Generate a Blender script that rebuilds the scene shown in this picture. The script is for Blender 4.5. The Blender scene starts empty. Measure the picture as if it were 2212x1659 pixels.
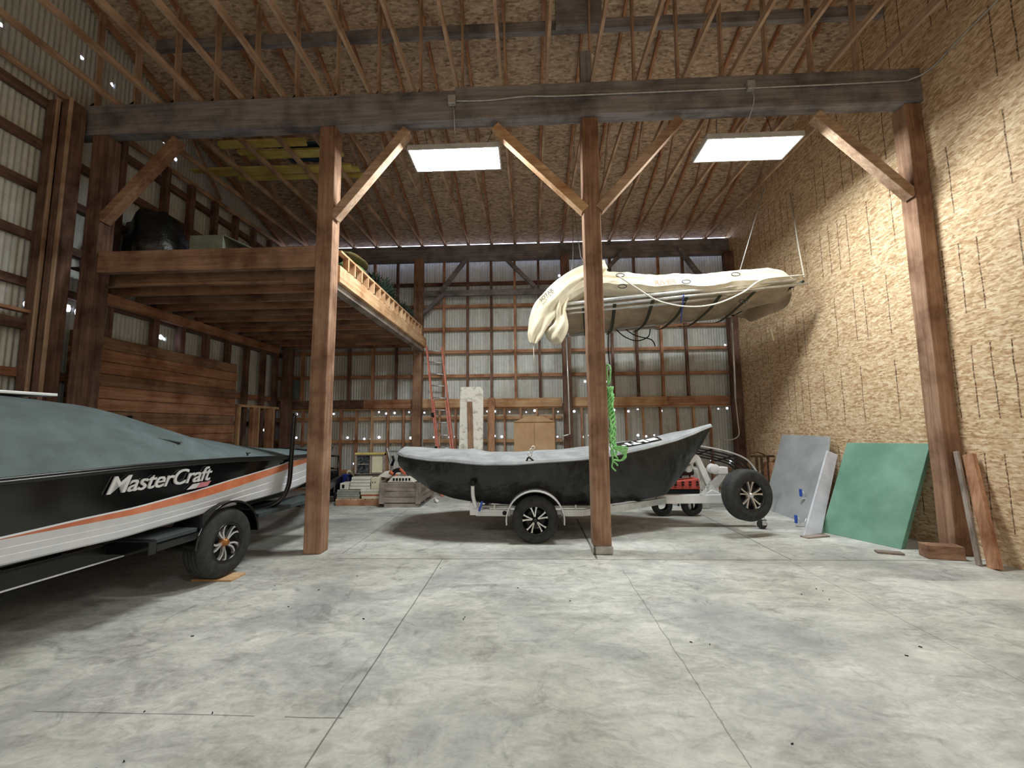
import bpy, math, random
from mathutils import Vector, Matrix, noise
random.seed(7)
V = Vector
PI = math.pi
scn = bpy.context.scene
COL = scn.collection

# ------------------------------------------------------------------ camera, world, exposure
EYE = V((0, 0, 1.532))
PITCH, YAW, ROLL, FPX = 0.1033, 0.0408, -0.0094, 900.0
_f = V((-math.sin(YAW)*math.cos(PITCH), math.cos(YAW)*math.cos(PITCH), math.sin(PITCH)))
_r0 = V((math.cos(YAW), math.sin(YAW), 0)); _u0 = _r0.cross(_f)
_r = _r0*math.cos(ROLL) + _u0*math.sin(ROLL); _u = _u0*math.cos(ROLL) - _r0*math.sin(ROLL)
cd = bpy.data.cameras.new('camera'); cam = bpy.data.objects.new('camera', cd); COL.objects.link(cam)
cd.sensor_width = 36; cd.lens = FPX/2212*36; cd.clip_start = .05; cd.clip_end = 200
m3 = Matrix((_r, _u, -_f)).transposed(); mm = m3.to_4x4(); mm.translation = EYE; cam.matrix_world = mm
scn.camera = cam
w = bpy.data.worlds.new('sky'); scn.world = w; w.use_nodes = True
bg = w.node_tree.nodes['Background']; bg.inputs[0].default_value = (.70, .76, 1, 1); bg.inputs[1].default_value = 3.0
scn.view_settings.view_transform = 'Standard'; scn.view_settings.look = 'None'
scn.view_settings.gamma = 1; scn.view_settings.use_curve_mapping = False
scn.view_settings.exposure = 1.5
LAMP = 38.0        # radiance of the two fixtures in view
REAR_FILL = 30.0         # of the two unseen fill lamps added behind the camera
scn.cycles.max_bounces = 10; scn.cycles.diffuse_bounces = 6

# ------------------------------------------------------------------ helpers
def lin(c):
    if isinstance(c, str):
        c = [int(c[i:i+2], 16)/255 for i in (0, 2, 4)]
    return tuple(((x/12.92) if x <= .04045 else ((x+.055)/1.055)**2.4) for x in c[:3]) + (1,)

class NT:
    def __init__(s, name):
        s.m = bpy.data.materials.new(name); s.m.use_nodes = True; s.t = s.m.node_tree
        s.b = s.t.nodes['Principled BSDF']; s.out = s.t.nodes['Material Output']
    def n(s, typ, ins=None, **kw):
        nd = s.t.nodes.new('ShaderNode'+typ)
        for k, v in kw.items(): setattr(nd, k, v)
        for k, v in (ins or {}).items(): s.put(nd.inputs[k], v)
        return nd
    def put(s, sock, v):
        if isinstance(v, bpy.types.NodeSocket): s.t.links.new(v, sock)
        elif isinstance(v, bpy.types.Node): s.t.links.new(v.outputs[0], sock)
        else: sock.default_value = v
    def ma(s, op, a, b=0.0, c=0.0, clamp=False):
        nd = s.t.nodes.new('ShaderNodeMath'); nd.operation = op; nd.use_clamp = clamp
        s.put(nd.inputs[0], a); s.put(nd.inputs[1], b); s.put(nd.inputs[2], c); return nd.outputs[0]
    def mix(s, fac, a, b, mode='MIX'):
        nd = s.t.nodes.new('ShaderNodeMix'); nd.data_type = 'RGBA'; nd.blend_type = mode
        s.put(nd.inputs['Factor'], fac); s.put(nd.inputs[6], a); s.put(nd.inputs[7], b); return nd.outputs[2]
    def ramp(s, fac, stops):
        nd = s.t.nodes.new('ShaderNodeValToRGB'); s.put(nd.inputs[0], fac); e = nd.color_ramp.elements
        while len(e) < len(stops): e.new(.5)
        for i, (p, c) in enumerate(stops):
            e[i].position = p; e[i].color = lin(c) if isinstance(c, str) else ((c, c, c, 1) if isinstance(c, (int, float)) else c)
        return nd.outputs[0]
    def coords(s, scale=(1, 1, 1), rot=(0, 0, 0)):
        tc = s.n('TexCoord'); mp = s.n('Mapping', {'Vector': tc.outputs['Object'], 'Scale': scale, 'Rotation': rot}); return mp.outputs[0]
    def noise(s, vec, scale, detail=5, rough=.6, dist=0):
        return s.n('TexNoise', {'Vector': vec, 'Scale': scale, 'Detail': detail, 'Roughness': rough, 'Distortion': dist}).outputs[0]
    def bump(s, h, st=.3, d=.01):
        s.t.links.new(s.n('Bump', {'Height': h, 'Strength': st, 'Distance': d}).outputs[0], s.b.inputs['Normal'])
    def set(s, col=None, rough=.6, metal=0, spec=.5):
        if col is not None: s.put(s.b.inputs['Base Color'], lin(col) if isinstance(col, str) else col)
        s.put(s.b.inputs['Roughness'], rough); s.put(s.b.inputs['Metallic'], metal); s.b.inputs['Specular IOR Level'].default_value = spec
        return s.m

def mat(name, c1, c2=None, scale=6, rough=.6, metal=0, bump=0, stretch=(1, 1, 1), spec=.5, lo=.35, hi=.68, bd=.01):
    t = NT(name); v = t.coords(stretch); nz = t.noise(v, scale)
    if bump: t.bump(nz, bump, bd)
    return t.set(t.ramp(nz, [(lo, c1), (hi, c2 or c1)]), rough, metal, spec)

def wood(name, dark, light, rough=.8, knots=True):
    out = {}
    for ax in 'xyz':
        t = NT(name+'_'+ax); st = {'x': (1.2, 22, 22), 'y': (22, 1.2, 22), 'z': (22, 22, 1.2)}[ax]
        g = t.noise(t.coords(st), 1.0, 6, .65, .4)
        big = t.noise(t.coords(), 2.2, 4)
        c = t.ramp(g, [(.3, dark), (.72, light)])
        c = t.mix(t.ramp(big, [(.42, 0.0), (.7, .75)]), c, t.mix(1.0, c, lin(dark), 'MULTIPLY'))
        if knots:
            vo = t.n('TexVoronoi', {'Vector': t.coords({'x': (1, 5, 5), 'y': (5, 1, 5), 'z': (5, 5, 1)}[ax]), 'Scale': 2.2})
            c = t.mix(t.ramp(vo.outputs['Distance'], [(.05, .8), (.12, 0.0)]), c, lin(dark))
        t.bump(g, .35, .004); out[ax] = t.set(c, rough, 0, .25)
    return out

class MB:
    """collects polygons for one mesh"""
    def __init__(s): s.v = []; s.f = []; s.mi = []; s.sm = []; s.k = 0; s.smooth = False; s.M = None
    def add(s, vs, fs):
        o = len(s.v)
        for p in vs:
            p = V(p)
            if s.M is not None: p = s.M @ p
            s.v.append(p)
        for f in fs: s.f.append([i+o for i in f]); s.mi.append(s.k); s.sm.append(s.smooth)
        return s
    def box(s, a, b):
        x0, y0, z0 = a; x1, y1, z1 = b
        return s.add([(x0,y0,z0),(x1,y0,z0),(x1,y1,z0),(x0,y1,z0),(x0,y0,z1),(x1,y0,z1),(x1,y1,z1),(x0,y1,z1)],
              [(0,3,2,1),(4,5,6,7),(0,1,5,4),(1,2,6,5),(2,3,7,6),(3,0,4,7)])
    def beam(s, p0, p1, wd, ht, up=(0, 0, 1), seg=1, jit=0.0):
        p0, p1 = V(p0), V(p1); d = (p1-p0).normalized(); up = V(up)
        if abs(d.dot(up)) > .98: up = V((0, 1, 0))
        sx = d.cross(up).normalized(); sz = sx.cross(d).normalized(); vs = []
        for i in range(seg+1):
            c = p0.lerp(p1, i/seg); j = V((0, 0, 0)) if i in (0, seg) else (sx*random.uniform(-jit, jit) + sz*random.uniform(-jit, jit))
            for a, b in ((-1, -1), (1, -1), (1, 1), (-1, 1)): vs.append(c + j + sx*a*wd/2 + sz*b*ht/2)
        fs = [(3, 2, 1, 0), tuple(4*seg+k for k in range(4))]
        for i in range(seg):
            for k in range(4): fs.append((4*i+k, 4*i+(k+1) % 4, 4*i+4+(k+1) % 4, 4*i+4+k))
        return s.add(vs, fs)
    def rings(s, R, closed=True, caps=True, loop=False):
        n = len(R[0]); vs = [p for r in R for p in r]; fs = []; m = len(R)
        for i in range(m if loop else m-1):
            for k in range(n if closed else n-1):
                a, b = i*n+k, i*n+(k+1) % n; i2 = (i+1) % m
                fs.append((a, b, i2*n+(k+1) % n, i2*n+k))
        if caps and closed and not loop: fs += [tuple(range(n-1, -1, -1)), tuple((m-1)*n+k for k in range(n))]
        return s.add(vs, fs)
    def tube(s, pts, r, seg=8, loop=False, rs=None):
        pts = [V(p) for p in pts]; n = len(pts); R = []; up = None; sm = s.smooth; s.smooth = True
        for i, p in enumerate(pts):
            if loop: d = pts[(i+1) % n]-pts[i-1]
            else: d = pts[min(i+1, n-1)]-pts[max(i-1, 0)]
            d = d.normalized() if d.length > 1e-9 else V((0, 0, 1))
            if up is None: up = V((0, 0, 1)) if abs(d.z) < .9 else V((1, 0, 0))
            sx = d.cross(up)
            if sx.length < 1e-6: sx = d.cross(V((.3, 1, .2)))
            sx.normalize(); up = sx.cross(d).normalized(); rr = rs[i] if rs else r
            R.append([p + (sx*math.cos(a)+up*math.sin(a))*rr for a in (2*PI*k/seg for k in range(seg))])
        s.rings(R, True, True, loop); s.smooth = sm; return s
    def lathe(s, prof, c, axis, seg=40, a0=0, a1=2*PI):
        """prof: (radius, along) pairs"""
        c = V(c); ax = V(axis).normalized(); t = V((0, 0, 1)) if abs(ax.z) < .9 else V((1, 0, 0))
        e1 = (t - ax*t.dot(ax)).normalized(); e2 = ax.cross(e1); full = abs(a1-a0-2*PI) < 1e-6
        ns = seg if full else seg+1; sm = s.smooth; s.smooth = True
        R = [[c + ax*h + (e1*math.cos(a)+e2*math.sin(a))*r for r, h in prof] for a in (a0+(a1-a0)*k/seg for k in range(ns))]
        s.rings(R, closed=False, caps=False, loop=full); s.smooth = sm; return s
    def cyl(s, p0, p1, r, seg=16):
        sm = s.smooth; s.tube([p0, p1], r, seg); s.smooth = sm; return s
    def prism(s, poly, d):
        """polygon in 3D pushed along d"""
        n = len(poly); d = V(d); P = [V(p) for p in poly]
        return s.add(P+[p+d for p in P], [tuple(range(n-1, -1, -1)), tuple(range(n, 2*n))]+[(k, (k+1) % n, n+(k+1) % n, n+k) for k in range(n)])
    def grid(s, fn, nu, nv, thick=0.0):
        vs = [fn(i/nu, j/nv) for i in range(nu+1) for j in range(nv+1)]
        fs = [(i*(nv+1)+j, (i+1)*(nv+1)+j, (i+1)*(nv+1)+j+1, i*(nv+1)+j+1) for i in range(nu) for j in range(nv)]
        return s.add(vs, fs)
    def build(s, name, m, parent=None, world=True, bevel=0, subd=0, solid=0):
        me = bpy.data.meshes.new(name); off = V((0, 0, 0))
        if parent is not None and world: off = ORG.get(parent.name, V((0, 0, 0)))
        me.from_pydata([tuple(p-off) for p in s.v], [], s.f)
        for mt in (m if isinstance(m, (list, tuple)) else [m]): me.materials.append(mt)
        for p, k, sm in zip(me.polygons, s.mi, s.sm): p.material_index = k; p.use_smooth = sm
        me.update(); o = bpy.data.objects.new(name, me); COL.objects.link(o)
        if parent is not None:
            o.parent = parent; ORG[o.name] = off if world else V((0, 0, 0))
        if solid: md = o.modifiers.new('s', 'SOLIDIFY'); md.thickness = solid; md.offset = 0
        if subd: md = o.modifiers.new('d', 'SUBSURF'); md.levels = subd; md.render_levels = subd
        if bevel: md = o.modifiers.new('b', 'BEVEL'); md.width = bevel; md.segments = 2; md.limit_method = 'ANGLE'
        return o
ORG = {}
def tag(o, label, cat, group=None, kind=None):
    o['label'] = label; o['category'] = cat
    if group: o['group'] = group
    if kind: o['kind'] = kind
    return o
def thing(name, label, cat, loc=(0, 0, 0), rotz=0, group=None):
    o = bpy.data.objects.new(name, None); COL.objects.link(o); o.location = loc; o.rotation_euler = (0, 0, rotz); o.empty_display_size = .1
    ORG[o.name] = V(loc); return tag(o, label, cat, group)
def struct(o): o['kind'] = 'structure'; return o
def one(mb, name, m, label, cat, group=None, **k): return tag(mb.build(name, m, **k), label, cat, group)
def bx(a, b): return MB().box(a, b)
def interp(T, x, k):
    if x <= T[0][0]: return T[0][k]
    for a, b in zip(T, T[1:]):
        if x <= b[0]:
            u = (x-a[0])/(b[0]-a[0]); return a[k]+(b[k]-a[k])*u
    return T[-1][k]
def bez(P, n=12):
    """smooth curve through points"""
    P = [V(p) for p in P]; out = []
    for i in range(len(P)-1):
        p0, p1, p2, p3 = P[max(i-1, 0)], P[i], P[i+1], P[min(i+2, len(P)-1)]
        for k in range(n):
            t = k/n; out.append(.5*((2*p1)+(-p0+p2)*t+(2*p0-5*p1+4*p2-p3)*t*t+(-p0+3*p1-3*p2+p3)*t**3))
    return out+[P[-1]]
def lettering(body, size, M, m, name, parent, world=True, shear=0, ext=.004, bold=.0):
    cu = bpy.data.curves.new('t', 'FONT'); cu.body = body; cu.size = size; cu.shear = shear; cu.extrude = ext; cu.offset = bold; cu.space_character = .95
    tmp = bpy.data.objects.new('t', cu); COL.objects.link(tmp); me = bpy.data.meshes.new_from_object(tmp)
    mb = MB(); mb.add([M @ v.co for v in me.vertices], [list(p.vertices) for p in me.polygons])
    bpy.data.objects.remove(tmp); bpy.data.curves.remove(cu)
    return mb.build(name, m, parent, world)

# ------------------------------------------------------------------ materials
W_DARK = wood('old_timber', '5a4338', '94766a')
W_POST = wood('post_timber', '84624e', 'b4947c')
W_TAN = wood('fir_lumber', 'b48a66', 'e6c6a0')
W_STUD = wood('stud_lumber', '9a6e52', 'd0a486')
W_TRUSS = wood('truss_lumber', 'a08672', 'd4b8a0')
W_BEAM = wood('weathered_timber', '747074', 'a4a0a4')
W_GREY = wood('grey_planks', '837870', 'b8aca4')
W_YEL = wood('yellow_lumber', 'c4b464', 'e4d688', knots=False)

def osb(name, tones, plane, fine=1.0, nails=False, dirt=0.0):
    t = NT(name); tc = t.n('TexCoord').outputs['Object']; sp = t.n('SeparateXYZ', {'Vector': tc})
    X, Y, Z = sp.outputs
    a, b = {'yz': (Y, Z), 'xy': (X, Y)}[plane]
    base = t.n('CombineXYZ', {'X': a, 'Y': b, 'Z': 0.0}).outputs[0]
    wob = t.n('TexNoise', {'Vector': base, 'Scale': 5.0*fine, 'Detail': 3.0})
    def layer(rot, sx, sy, sc):
        mp = t.n('Mapping', {'Vector': base, 'Rotation': (0, 0, rot), 'Scale': (sx, sy, 1)})
        v = t.mix(.06, mp.outputs[0], wob.outputs['Color'], 'LINEAR_LIGHT')
        return t.n('TexVoronoi', {'Vector': v, 'Scale': sc*fine}, feature='F1')
    l1 = layer(.35, 1, 3.2, 9); l2 = layer(-.7, 1, 3.0, 11); l3 = layer(1.3, 1, 2.6, 12)
    sel = t.noise(base, 14*fine, 3)
    r1 = t.n('SeparateColor', {'Color': l1.outputs['Color']}).outputs[0]
    r2 = t.n('SeparateColor', {'Color': l2.outputs['Color']}).outputs[1]
    r3 = t.n('SeparateColor', {'Color': l3.outputs['Color']}).outputs[2]
    f = t.ma('ADD', t.ma('MULTIPLY', r1, .5), t.ma('ADD', t.ma('MULTIPLY', r2, .3), t.ma('MULTIPLY', r3, .2)))
    f = t.ma('ADD', t.ma('MULTIPLY', f, .75), t.ma('MULTIPLY', sel, .3))
    c = t.ramp(f, [(.28, tones[0]), (.42, tones[1]), (.58, tones[2]), (.78, tones[3])])
    if dirt:
        big = t.noise(base, .7, 4); c = t.mix(t.ramp(big, [(.38, dirt), (.62, 0.0)]), c, lin(tones[0]))
    if nails:     # nail rows bleeding dark in every sheet, and the joints between the sheets
        jit = t.noise(base, 3.0, 2)
        yy = t.ma('ADD', Y, t.ma('MULTIPLY', t.ma('SUBTRACT', jit, .5), .035))
        ph = t.ma('FRACT', t.ma('DIVIDE', yy, .203)); d = t.ma('ABSOLUTE', t.ma('SUBTRACT', ph, .5))
        line = t.ma('LESS_THAN', d, .038)
        cell = t.ma('FLOOR', t.ma('DIVIDE', yy, .203)); zr = t.ma('DIVIDE', t.ma('SUBTRACT', Z, 1.55), 1.23); row = t.ma('FLOOR', zr)
        wn = t.n('TexWhiteNoise', {'Vector': t.n('CombineXYZ', {'X': cell, 'Y': row, 'Z': 0.0})}, noise_dimensions='3D')
        present = t.ma('GREATER_THAN', wn.outputs['Value'], .35)
        fz = t.ma('FRACT', zr); inz = t.ma('MULTIPLY', t.ma('LESS_THAN', fz, .71), t.ma('GREATER_THAN', fz, t.ma('MULTIPLY', wn.outputs['Value'], .03)))
        spots = t.ramp(t.noise(base, 30, 2), [(.35, .25), (.6, 1.0)])
        k = t.ma('MULTIPLY', t.ma('MULTIPLY', line, present), t.ma('MULTIPLY', inz, spots))
        c = t.mix(t.ma('MULTIPLY', k, .95), c, lin('4a2f1c'))
        zs = t.ma('FRACT', t.ma('DIVIDE', t.ma('SUBTRACT', Z, 1.36), 1.22)); seam = t.ma('LESS_THAN', zs, .006)
        c = t.mix(t.ma('MULTIPLY', seam, .45), c, lin('6a4a30'))
    t.bump(f, .25, .004)
    return t.set(c, .75, 0, .3)
OSB_R = osb('osb_sheathing', ['aa8a68', 'c8a884', 'd9be9c', 'ecdabc'], 'yz', fine=1.7, nails=True)
OSB_C = osb('roof_osb', ['8a7664', 'ad9884', 'bda996', 'd6c4b2'], 'xy', fine=1.3)
OSB_L = osb('dirty_plywood', ['4a3424', '8a6644', 'a8805a', 'c89e72'], 'yz', fine=.5, dirt=.9)

def galv(name, axis, rows=None, extra=(), cell=.2):
    """galvanised sheet; nail holes torn right through it show the daylight outside"""
    t = NT(name); tc = t.n('TexCoord').outputs['Object']; sp = t.n('SeparateXYZ', {'Vector': tc}); X, Y, Z = sp.outputs
    A = X if axis == 'x' else Y
    n1 = t.noise(t.coords((14, 14, 1.2)), 1.0, 5); n2 = t.noise(t.coords((3, 3, 3)), 3.0, 5)
    f = t.ma('ADD', t.ma('MULTIPLY', n1, .55), t.ma('MULTIPLY', n2, .45))
    c = t.ramp(f, [(.36, 'c0c5c2'), (.5, 'd0d5d3'), (.66, 'e2e7e6')])
    t.set(c, t.ramp(n2, [(.3, .5), (.7, .7)]), 0, .4)
    hole = None
    if rows:
        z0, dz, nr = rows
        ci = t.ma('FLOOR', t.ma('DIVIDE', A, cell)); ri = t.ma('ROUND', t.ma('DIVIDE', t.ma('SUBTRACT', Z, z0), dz))
        wn = t.n('TexWhiteNoise', {'Vector': t.n('CombineXYZ', {'X': ci, 'Y': ri, 'Z': 3.7})}, noise_dimensions='3D')
        cc = t.n('SeparateColor', {'Color': wn.outputs['Color']})
        hx = t.ma('MULTIPLY', t.ma('ADD', t.ma('ADD', ci, .25), t.ma('MULTIPLY', cc.outputs[0], .5)), cell)
        hz = t.ma('ADD', t.ma('ADD', t.ma('MULTIPLY', ri, dz), z0), t.ma('MULTIPLY', t.ma('SUBTRACT', cc.outputs[1], .5), .05))
        dx = t.ma('SUBTRACT', A, hx); dzz = t.ma('SUBTRACT', Z, hz)
        d = t.ma('SQRT', t.ma('ADD', t.ma('MULTIPLY', dx, dx), t.ma('MULTIPLY', dzz, dzz)))
        rad = t.ma('ADD', t.ma('MULTIPLY', cc.outputs[2], .016), .016)
        hole = t.ma('MULTIPLY', t.ma('LESS_THAN', d, rad), t.ma('GREATER_THAN', wn.outputs['Value'], .42))
        hole = t.ma('MULTIPLY', hole, t.ma('MULTIPLY', t.ma('GREATER_THAN', ri, -.5), t.ma('LESS_THAN', ri, nr-.5)))
    for (a0, b0, r) in extra:
        dx = t.ma('SUBTRACT', A, a0); dzz = t.ma('SUBTRACT', Z, b0)
        d = t.ma('SQRT', t.ma('ADD', t.ma('MULTIPLY', dx, dx), t.ma('MULTIPLY', dzz, dzz))); h = t.ma('LESS_THAN', d, r)
        hole = h if hole is None else t.ma('MAXIMUM', hole, h)
    if hole is not None:
        tr = t.n('BsdfTransparent'); mx = t.n('MixShader'); t.put(mx.inputs[0], hole); t.put(mx.inputs[1], t.b.outputs[0]); t.put(mx.inputs[2], tr.outputs[0])
        t.t.links.new(mx.outputs[0], t.out.inputs['Surface'])
    return t.m
GALV_B = galv('galvanised_back', 'x', (.65, .64, 3), [(.835, 5.49, .03), (5.0, 3.56, .025), (1.436, 2.677, .028), (1.998, 2.669, .028)])
GALV_L = galv('galvanised_side', 'y', None, [(5.04, 3.19, .035), (5.53, 3.28, .05), (5.66, 3.26, .045), (6.9, 3.2, .03), (7.05, 3.19, .045), (7.12, 3.17, .03),
     (4.461, 6.612, .026), (4.866, 6.792, .026), (5.378, 7.046, .026), (5.832, 7.011, .028), (4.965, 7.374, .028), (7.054, 6.591, .04), (6.8, 6.75, .025),
     (8.85, 1.62, .03), (8.98, 1.66, .035), (9.0, 1.58, .03), (9.1, 1.6, .03), (9.62, 1.6, .035), (10.1, 1.52, .035), (9.6, 1.12, .03), (8.95, 1.05, .03)])

def concrete():
    t = NT('stained_concrete'); tc = t.n('TexCoord').outputs['Object']; sp = t.n('SeparateXYZ', {'Vector': tc}); X, Y, Z = sp.outputs
    v = t.coords(); vs = t.coords((1, 1.9, 1), (0, 0, .35))
    n1 = t.noise(vs, 1.3, 8, .62, .6); n2 = t.noise(vs, 5.5, 8, .68, 1.2); n3 = t.noise(v, .55, 4, .5, .3); n4 = t.noise(v, 38, 4, .6)
    f = t.ma('ADD', t.ma('ADD', t.ma('MULTIPLY', n1, .45), t.ma('MULTIPLY', n2, .42)), t.ma('MULTIPLY', n4, .13))
    c = t.ramp(f, [(.36, '8f908d'), (.45, 'acadaa'), (.53, 'c2c3c0'), (.66, 'dcdcd6')])
    c = t.mix(t.ramp(n3, [(.42, 0.0), (.66, .35)]), c, lin('a9a27f'), 'MULTIPLY')
    c = t.mix(t.ramp(t.noise(v, .9, 5, .6, .5), [(.48, 0.0), (.66, .6)]), c, lin('878b8f'))
    blot = t.ramp(t.noise(t.coords((1, 1, 1), (0, 0, 1)), 2.3, 6, .7, 1.5), [(.57, 0.0), (.68, .45)]); c = t.mix(blot, c, lin('5f605e'))
    wob = t.ma('MULTIPLY', t.ma('SUBTRACT', t.noise(v, 3.0, 5, .7), .5), .05); wob2 = t.ma('MULTIPLY', t.ma('SUBTRACT', t.noise(v, 1.1, 3), .5), .03)
    crack = None
    def joint(A, B, a0, b0, b1, wd, wb=None, strength=1.0):
        nonlocal crack
        aa = A if wb is None else t.ma('ADD', A, wb)
        k = t.ma('LESS_THAN', t.ma('ABSOLUTE', t.ma('SUBTRACT', aa, a0)), wd)
        k = t.ma('MULTIPLY', k, t.ma('MULTIPLY', t.ma('GREATER_THAN', B, b0), t.ma('LESS_THAN', B, b1)))
        k = t.ma('MULTIPLY', k, strength); crack = k if crack is None else t.ma('MAXIMUM', crack, k)
    joint(X, Y, -1.04, -3, 5.03, .005, wob2, .8)
    joint(Y, X, 5.045, -2.3, 5.1, .008, wob2, .85)
    joint(X, Y, -2.33, 5.23, 8.2, .006, wob2, .7)
    joint(X, Y, .765, 5.07, 7.2, .012, wob2, 1.0)
    joint(X, Y, 2.955, 5.05, 10.6, .007, wob2, .9)
    joint(X, Y, 2.9, -3, 5.03, .004, wob, .5)
    joint(X, Y, .975, -3, 4.7, .004, wob, .55)
    joint(Y, X, 2.354, -2.75, -1.5, .004, wob2, .7)
    joint(Y, X, 2.352, -1.33, -1.02, .005, wob2, .7)
    c = t.mix(t.ma('MULTIPLY', crack, .8), c, lin('33312c'))
    # pale tyre tread prints
    tr = t.ma('MULTIPLY', t.ma('LESS_THAN', t.ma('ABSOLUTE', t.ma('SUBTRACT', X, -.33)), .075), t.ma('MULTIPLY', t.ma('GREATER_THAN', Y, 2.7), t.ma('LESS_THAN', Y, 3.9)))
    tr = t.ma('MULTIPLY', tr, t.ma('LESS_THAN', t.ma('FRACT', t.ma('DIVIDE', Y, .1)), .45)); tr = t.ma('MULTIPLY', tr, t.ramp(t.noise(v, 6, 3), [(.4, 0.0), (.6, .5)]))
    c = t.mix(tr, c, lin('8f8f8c'))
    sq = t.ma('MULTIPLY', t.ma('LESS_THAN', t.ma('ABSOLUTE', t.ma('SUBTRACT', X, 4.3)), .45), t.ma('LESS_THAN', t.ma('ABSOLUTE', t.ma('SUBTRACT', Y, 4.2)), .22))
    c = t.mix(t.ma('MULTIPLY', sq, .4), c, lin('d8d8d2'))
    h = t.ma('SUBTRACT', f, t.ma('MULTIPLY', crack, .9)); t.bump(h, .35, .006)
    return t.set(c, t.ramp(n2, [(.3, .55), (.7, .85)]), 0, .35)
CONC = concrete()

BLACKM = mat('black_gelcoat', '08090a', '0d0e0f', rough=.12, spec=.6)
WHITEG = mat('white_gelcoat', 'e0e4ee', 'eaeef6', rough=.2)
ORANGE = mat('orange_gelcoat', 'cc7450', 'e08c68', rough=.22)
COVER = mat('teal_grey_canvas', '5a6668', '69777a', 5, .85, bump=.2, spec=.2)
COVERG = mat('grey_canvas', '85888c', 'a2a5a8', 4, .85, bump=.25, spec=.2)
COVERB = mat('black_vinyl_canvas', '161717', '2a2b2a', 5, .32, bump=.7, spec=.5, bd=.05)
CHROME = mat('chrome_plastic', 'd4d6d8', 'f0f0f2', 20, .3, .35)
PINK = mat('badge_red', 'a8606a', 'c08088', rough=.4)
BLACKP = mat('black_paint', '0b0c0c', '131515', rough=.3)
STEPM = mat('grip_board', '31393b', '434c4e', 20, .6)
RUBBER = mat('tyre_rubber', '2a2b2c', '3e3f40', 12, .8, bump=.2, spec=.3)
ALLOY = mat('machined_alloy', 'd4d6d8', 'f0f0f0', 10, .25, .7)
RIMB = mat('black_rim', '0c0c0e', '151517', 10, .3)
BRASS = mat('brass_cap', '8a5a30', 'b07c48', 10, .4, .6)
ALU = mat('aluminium_channel', 'b9bbbc', 'd8dadb', 6, .38, .6)
WPAINT = mat('white_painted_steel', 'd8dbe0', 'eceef2', 6, .35)
def tread_plate():
    t = NT('diamond_tread_plate'); v = t.coords((45, 45, 45), (0, .785, 0)); ch = t.n('TexChecker', {'Vector': v, 'Scale': 1.0})
    t.bump(ch.outputs['Fac'], .5, .003); return t.set(t.ramp(ch.outputs['Fac'], [(0, 'd0d2d4'), (1, 'dee0e2')]), .35, .35)
DIAMOND = tread_plate()
GREENP = mat('green_painted_board', '54806f', '709a8a', 2.2, .55, bump=.1)
GREYP = mat('grey_laminate', '8e9296', 'a8acb0', 1.8, .5)
LAVW = mat('white_metal_skin', 'b8bcc8', 'd0d4e0', 4, .4)
FOAM = mat('blotched_white_insulation', 'b9b5aa', 'f0efe8', 9, .9, bump=.4, lo=.36, hi=.5)
CARD = mat('cardboard', 'b4916c', 'c8a684', 3, .85)
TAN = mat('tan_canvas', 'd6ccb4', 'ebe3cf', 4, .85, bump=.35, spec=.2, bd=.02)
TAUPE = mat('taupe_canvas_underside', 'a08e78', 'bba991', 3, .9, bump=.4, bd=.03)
PIPEW = mat('galvanised_pipe', 'c4c6c6', 'e8eaea', 8, .3, .6)
ROPEW = mat('white_rope', 'b8b2a4', 'd8d4c8', 60, .9, bump=.5)
ROPEG = mat('green_rope', '6cc070', 'aef0a4', 50, .8, bump=.6)
STRAPB = mat('dark_strap', '121418', '1e2228', 10, .7)
STRAPO = mat('olive_strap', '2e3228', '42463a', 10, .8)
REDF = mat('red_fibreglass', 'c4705f', 'de8e7c', 6, .45)
REDM = mat('red_machine_paint', 'a0403a', 'cc5a50', 6, .4)
WHITEP = mat('white_plastic', 'd8d6cc', 'ecebe4', 5, .45)
CREAM = mat('cream_plastic', 'cfc9ae', 'e2ddc6', 5, .5)
GREYT = mat('grey_tiles', '8f928c', 'aaaca6', 9, .7)
BLUE = mat('blue_plastic', '1c2a78', '2c3c9c', 5, .35)
BLUEC = mat('blue_clamp_paint', '2848a8', '3c60c8', 5, .35)
DKMET = mat('dark_metal', '15171a', '262a2e', 9, .45, .5)
RUST = mat('rusty_steel', '3a2a1c', '5e4630', 14, .8, .3)
GLASSD = mat('dark_frosted_glass', '15181a', '55595a', 26, .3, lo=.45, hi=.56)
CONDUIT = mat('grey_conduit', 'a8aaac', 'c8cacc', 10, .4, .4)
ORGT = mat('orange_tool', 'c05a34', 'd87850', 8, .5)
GARL = mat('dark_green_needles', '16261e', '3c5448', 22, .9)
BAGG = mat('green_sack', '4f6a40', '6c8656', 8, .85, bump=.3)
BAGR = mat('red_sack', '8a3a34', 'a8544a', 8, .85, bump=.3)
BLUET = mat('blue_tarp', '182c3c', '24445c', 8, .6, bump=.3)
BLACKF = mat('black_plastic_bag', '060708', '101214', 7, .35, bump=.6, bd=.03)
PALEB = mat('pale_grey_carton', '6f786c', '8d9688', 5, .8)
HOUSING = mat('white_enamel_housing', 'b4b6ba', 'd0d2d6', 5, .4)

def emit(name, col, s):
    t = NT(name); e = t.n('Emission', {'Color': lin(col), 'Strength': s}); t.t.links.new(e.outputs[0], t.out.inputs['Surface']); return t.m
LENS = emit('lit_tubes', 'fafffb', LAMP); LENS_FILL = emit('lit_tubes_fill', 'fafffb', REAR_FILL)

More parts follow.
